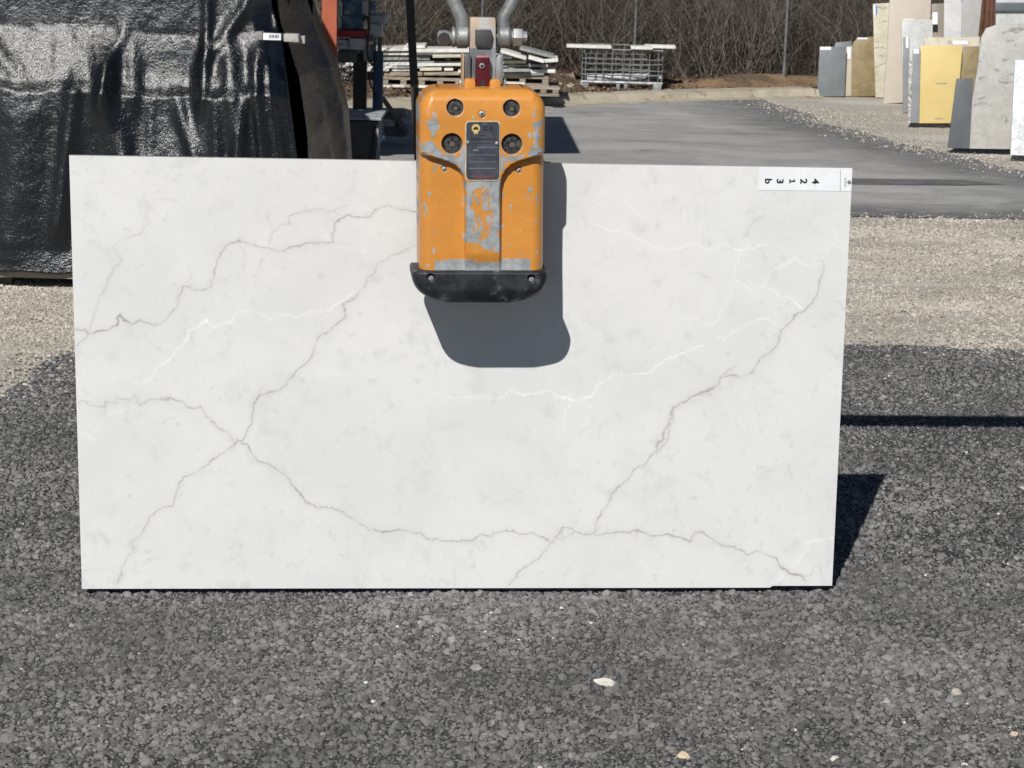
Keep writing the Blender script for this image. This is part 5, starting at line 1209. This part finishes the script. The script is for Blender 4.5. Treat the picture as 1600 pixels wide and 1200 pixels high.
top_ = plate_poly('lifting_plate', [(735, 27.5), (774.5, 28), (775, 76), (734, 76)], DL - .05, DL + .004, M_PEACH, .004)
plate_poly('dark_link', [(743, 47), (766, 47), (770, 53), (767.5, 71), (763, 73), (743, 72)], DL - .0, DL + .022, mat('dark_link_steel', (.05, .052, .052), (.075, .078, .078), .5, .4, 20), .004)
plate_poly('link_cap', [(742.5, 45.2), (767.5, 45.2), (767.5, 48), (742.5, 48)], DL + .0, DL + .024, M_STEEL, .002)
M_MAR = mat('maroon_anodised', (.085, .009, .016), (.12, .012, .02), .32, .35, 14)
lat = LB('latch', 744, 89.5, 764.5, 142, DL + .010, DL + .040, M_MAR, bev=.005)
plate_poly('latch_cap', [(744.2, 87.5), (764.3, 87.5), (763.8, 91.5), (744.6, 91.5)], DL + .006, DL + .036, mat('pink_edge', (.42, .16, .18), None, .4), .003)
c_ = SP(753, 103, DL + .041); MB().tube([c_ - en * .002, c_ + en * .004], .009, 6).build('latch_bolt', M_STEEL, lifter, bevel=.001); MB().tube([c_ + en * .0042, c_ + en * .005], .005, 6).build('bolt_socket', M_BLACK, lifter)
plate_poly('latch_slot', [(751.5, 125), (757.5, 125), (757.5, 140), (751.5, 140)], DL + .0385, DL + .0415, M_BLACK, 0)
for x_, y_ in ((722.5, 130), (785.5, 130)):
    c_ = SP(x_, y_, DL); s__ = -1 if x_ < 750 else 1
    MB().tube([c_, c_ + ex * s__ * .010], .015, 12).build('pivot_pin', M_STEEL, lifter, bevel=.002)

# shackle
M_FORG = mat('forged_steel', (.27, .28, .28), (.38, .39, .385), .45, .55, 16, bump=.002, bscale=50, rough2=.6, c3=(.17, .175, .175), s3=8)
DSH = DL - .022
sh = empty('shackle', tuple(SP(755, 60, DSH))); tag(sh, 'grey forged bow shackle bolted through the plate on top of the orange lifter', 'shackle')
def sp(x, y): return SP(x, y, DSH)
def spline(pts, k=8):
    out = []
    for i in range(len(pts) - 1):
        p0, p1, p2, p3 = pts[max(i - 1, 0)], pts[i], pts[i + 1], pts[min(i + 2, len(pts) - 1)]
        for s_ in np.linspace(0, 1, k, endpoint=False): out.append(.5 * (2 * p1 + (p2 - p0) * s_ + (2 * p0 - 5 * p1 + 4 * p2 - p3) * s_ ** 2 + (3 * p1 - p0 - 3 * p2 + p3) * s_ ** 3))
    out.append(pts[-1]); return out
bow = [sp(722.5, 60), sp(722.5, 42), sp(721, 28), sp(714, 12), sp(707, -8), sp(706, -38), sp(722, -66), sp(755, -78), sp(788, -66), sp(804, -38), sp(803, -8), sp(797, 10), sp(787, 28), sp(786.5, 42), sp(786.5, 60)]
MB().tube(spline(bow), .0205, 16).build('bow', M_FORG, sh, sm=True)
for x0, x1 in ((711.5, 733), (776.5, 797.5)):
    a = sp(x0, 57.5); b = sp(x1, 57.5); MB().tube([a, a + (b - a) * .18, a + (b - a) * .82, b], [.026, .0345, .0345, .028], 20).build('eye', M_FORG, sh, sm=True)
a = sp(704, 57.5); b = sp(820, 57.5); MB().tube([a, b], .013, 16).build('pin', M_FORG, sh, sm=True)
a = sp(706, 57.5); b = sp(711, 57.5); MB().tube([a, b], .031, 18).build('pin_collar', M_FORG, sh, bevel=.002)
a = sp(684, 60); b = sp(706, 58.5); MB().tube([a, a + (b - a) * .15, a + (b - a) * .6, b], [.017, .024, .024, .017], 14).build('pin_head', M_FORG, sh, sm=True)
c_ = SP(694, 60, DSH + .0235); MB().tube([c_, c_ + en * .002], .018, 18).build('pin_eye', M_DKST, sh)
a = sp(801, 58); b = sp(815, 58.5); MB().tube([a, b], .030, 6).build('nut', M_FORG, sh, bevel=.002); a = sp(797.5, 58); b = sp(800.6, 58); MB().tube([a, b], .021, 14).build('washer', M_FORG, sh)
a = sp(815.2, 58); b = sp(823, 58); MB().tube([a, a + (b - a) * .3, a + (b - a) * .3, b], [.023, .023, .018, .018], 12).build('threaded_end', M_STEEL, sh)
# hook and boom above the picture
cz = sp(755, -78); hookp = cz + np.array([0, 0, -.03])
hk = empty('crane_hook', tuple(cz)); tag(hk, 'steel crane hook above the photo holding the shackle of the orange lifter', 'hook')
hp = [cz + en * x_ + ez * z_ for x_, z_ in ((.05, .035), (.045, .0), (.0, -.030 + .0), (-.045, 0), (-.045, .05), (0, .10), (0, .15))]
hp = [p + ez * .033 for p in hp]
MB().tube(spline(hp), [.009] * 4 + [.016] * 45, 12).build('hook_body', M_DKST, hk, sm=True) if False else MB().tube(spline(hp), .015, 12).build('hook_body', M_DKST, hk, sm=True)
# boom found from its shadow on the asphalt
sa = G(1450, 661.5); Hb = float(cz[2]) + .24
pb = sa + SUND * (Hb / SUND[2]); sb_ = G(1600, 662.8); pb2 = sb_ + SUND * (Hb / SUND[2]); dirb = nrm(np.array([pb2[0] - pb[0], pb2[1] - pb[1], 0]))
st = pb + dirb * (cz[0] - .18 - pb[0]); en_ = st + dirb * 5.4
print('boom y', pb, 'clamp', cz)
boom = empty('jib_crane', (en_[0], en_[1], 0)); tag(boom, 'jib crane boom above the photo casting a straight shadow across the asphalt at right', 'crane')
wv_ = np.array([-dirb[1], dirb[0], 0])
MB().box((st + en_) / 2, (5.4, .09, .12), X=dirb, Y=wv_).build('boom', M_ORST, boom, bevel=.004)
MB().box((en_[0], en_[1], Hb / 2 + .2), (.16, .16, Hb + .4)).build('mast', M_ORST, boom, bevel=.005)
MB().box((en_[0], en_[1], .02), (.6, .6, .02)).build('base_plate', M_DKST, boom)
tc_ = cz + ez * .18; MB().tube([tc_, np.array([tc_[0], tc_[1] + (st[1] - tc_[1]) * 1.0, Hb - .03])], .012, 8).build('hook_shank', M_DKST, hk)
print('verts', sum(len(m_.vertices) for m_ in bpy.data.meshes), 'tris~', sum(len(m_.loops) - 2 * len(m_.polygons) for m_ in bpy.data.meshes))
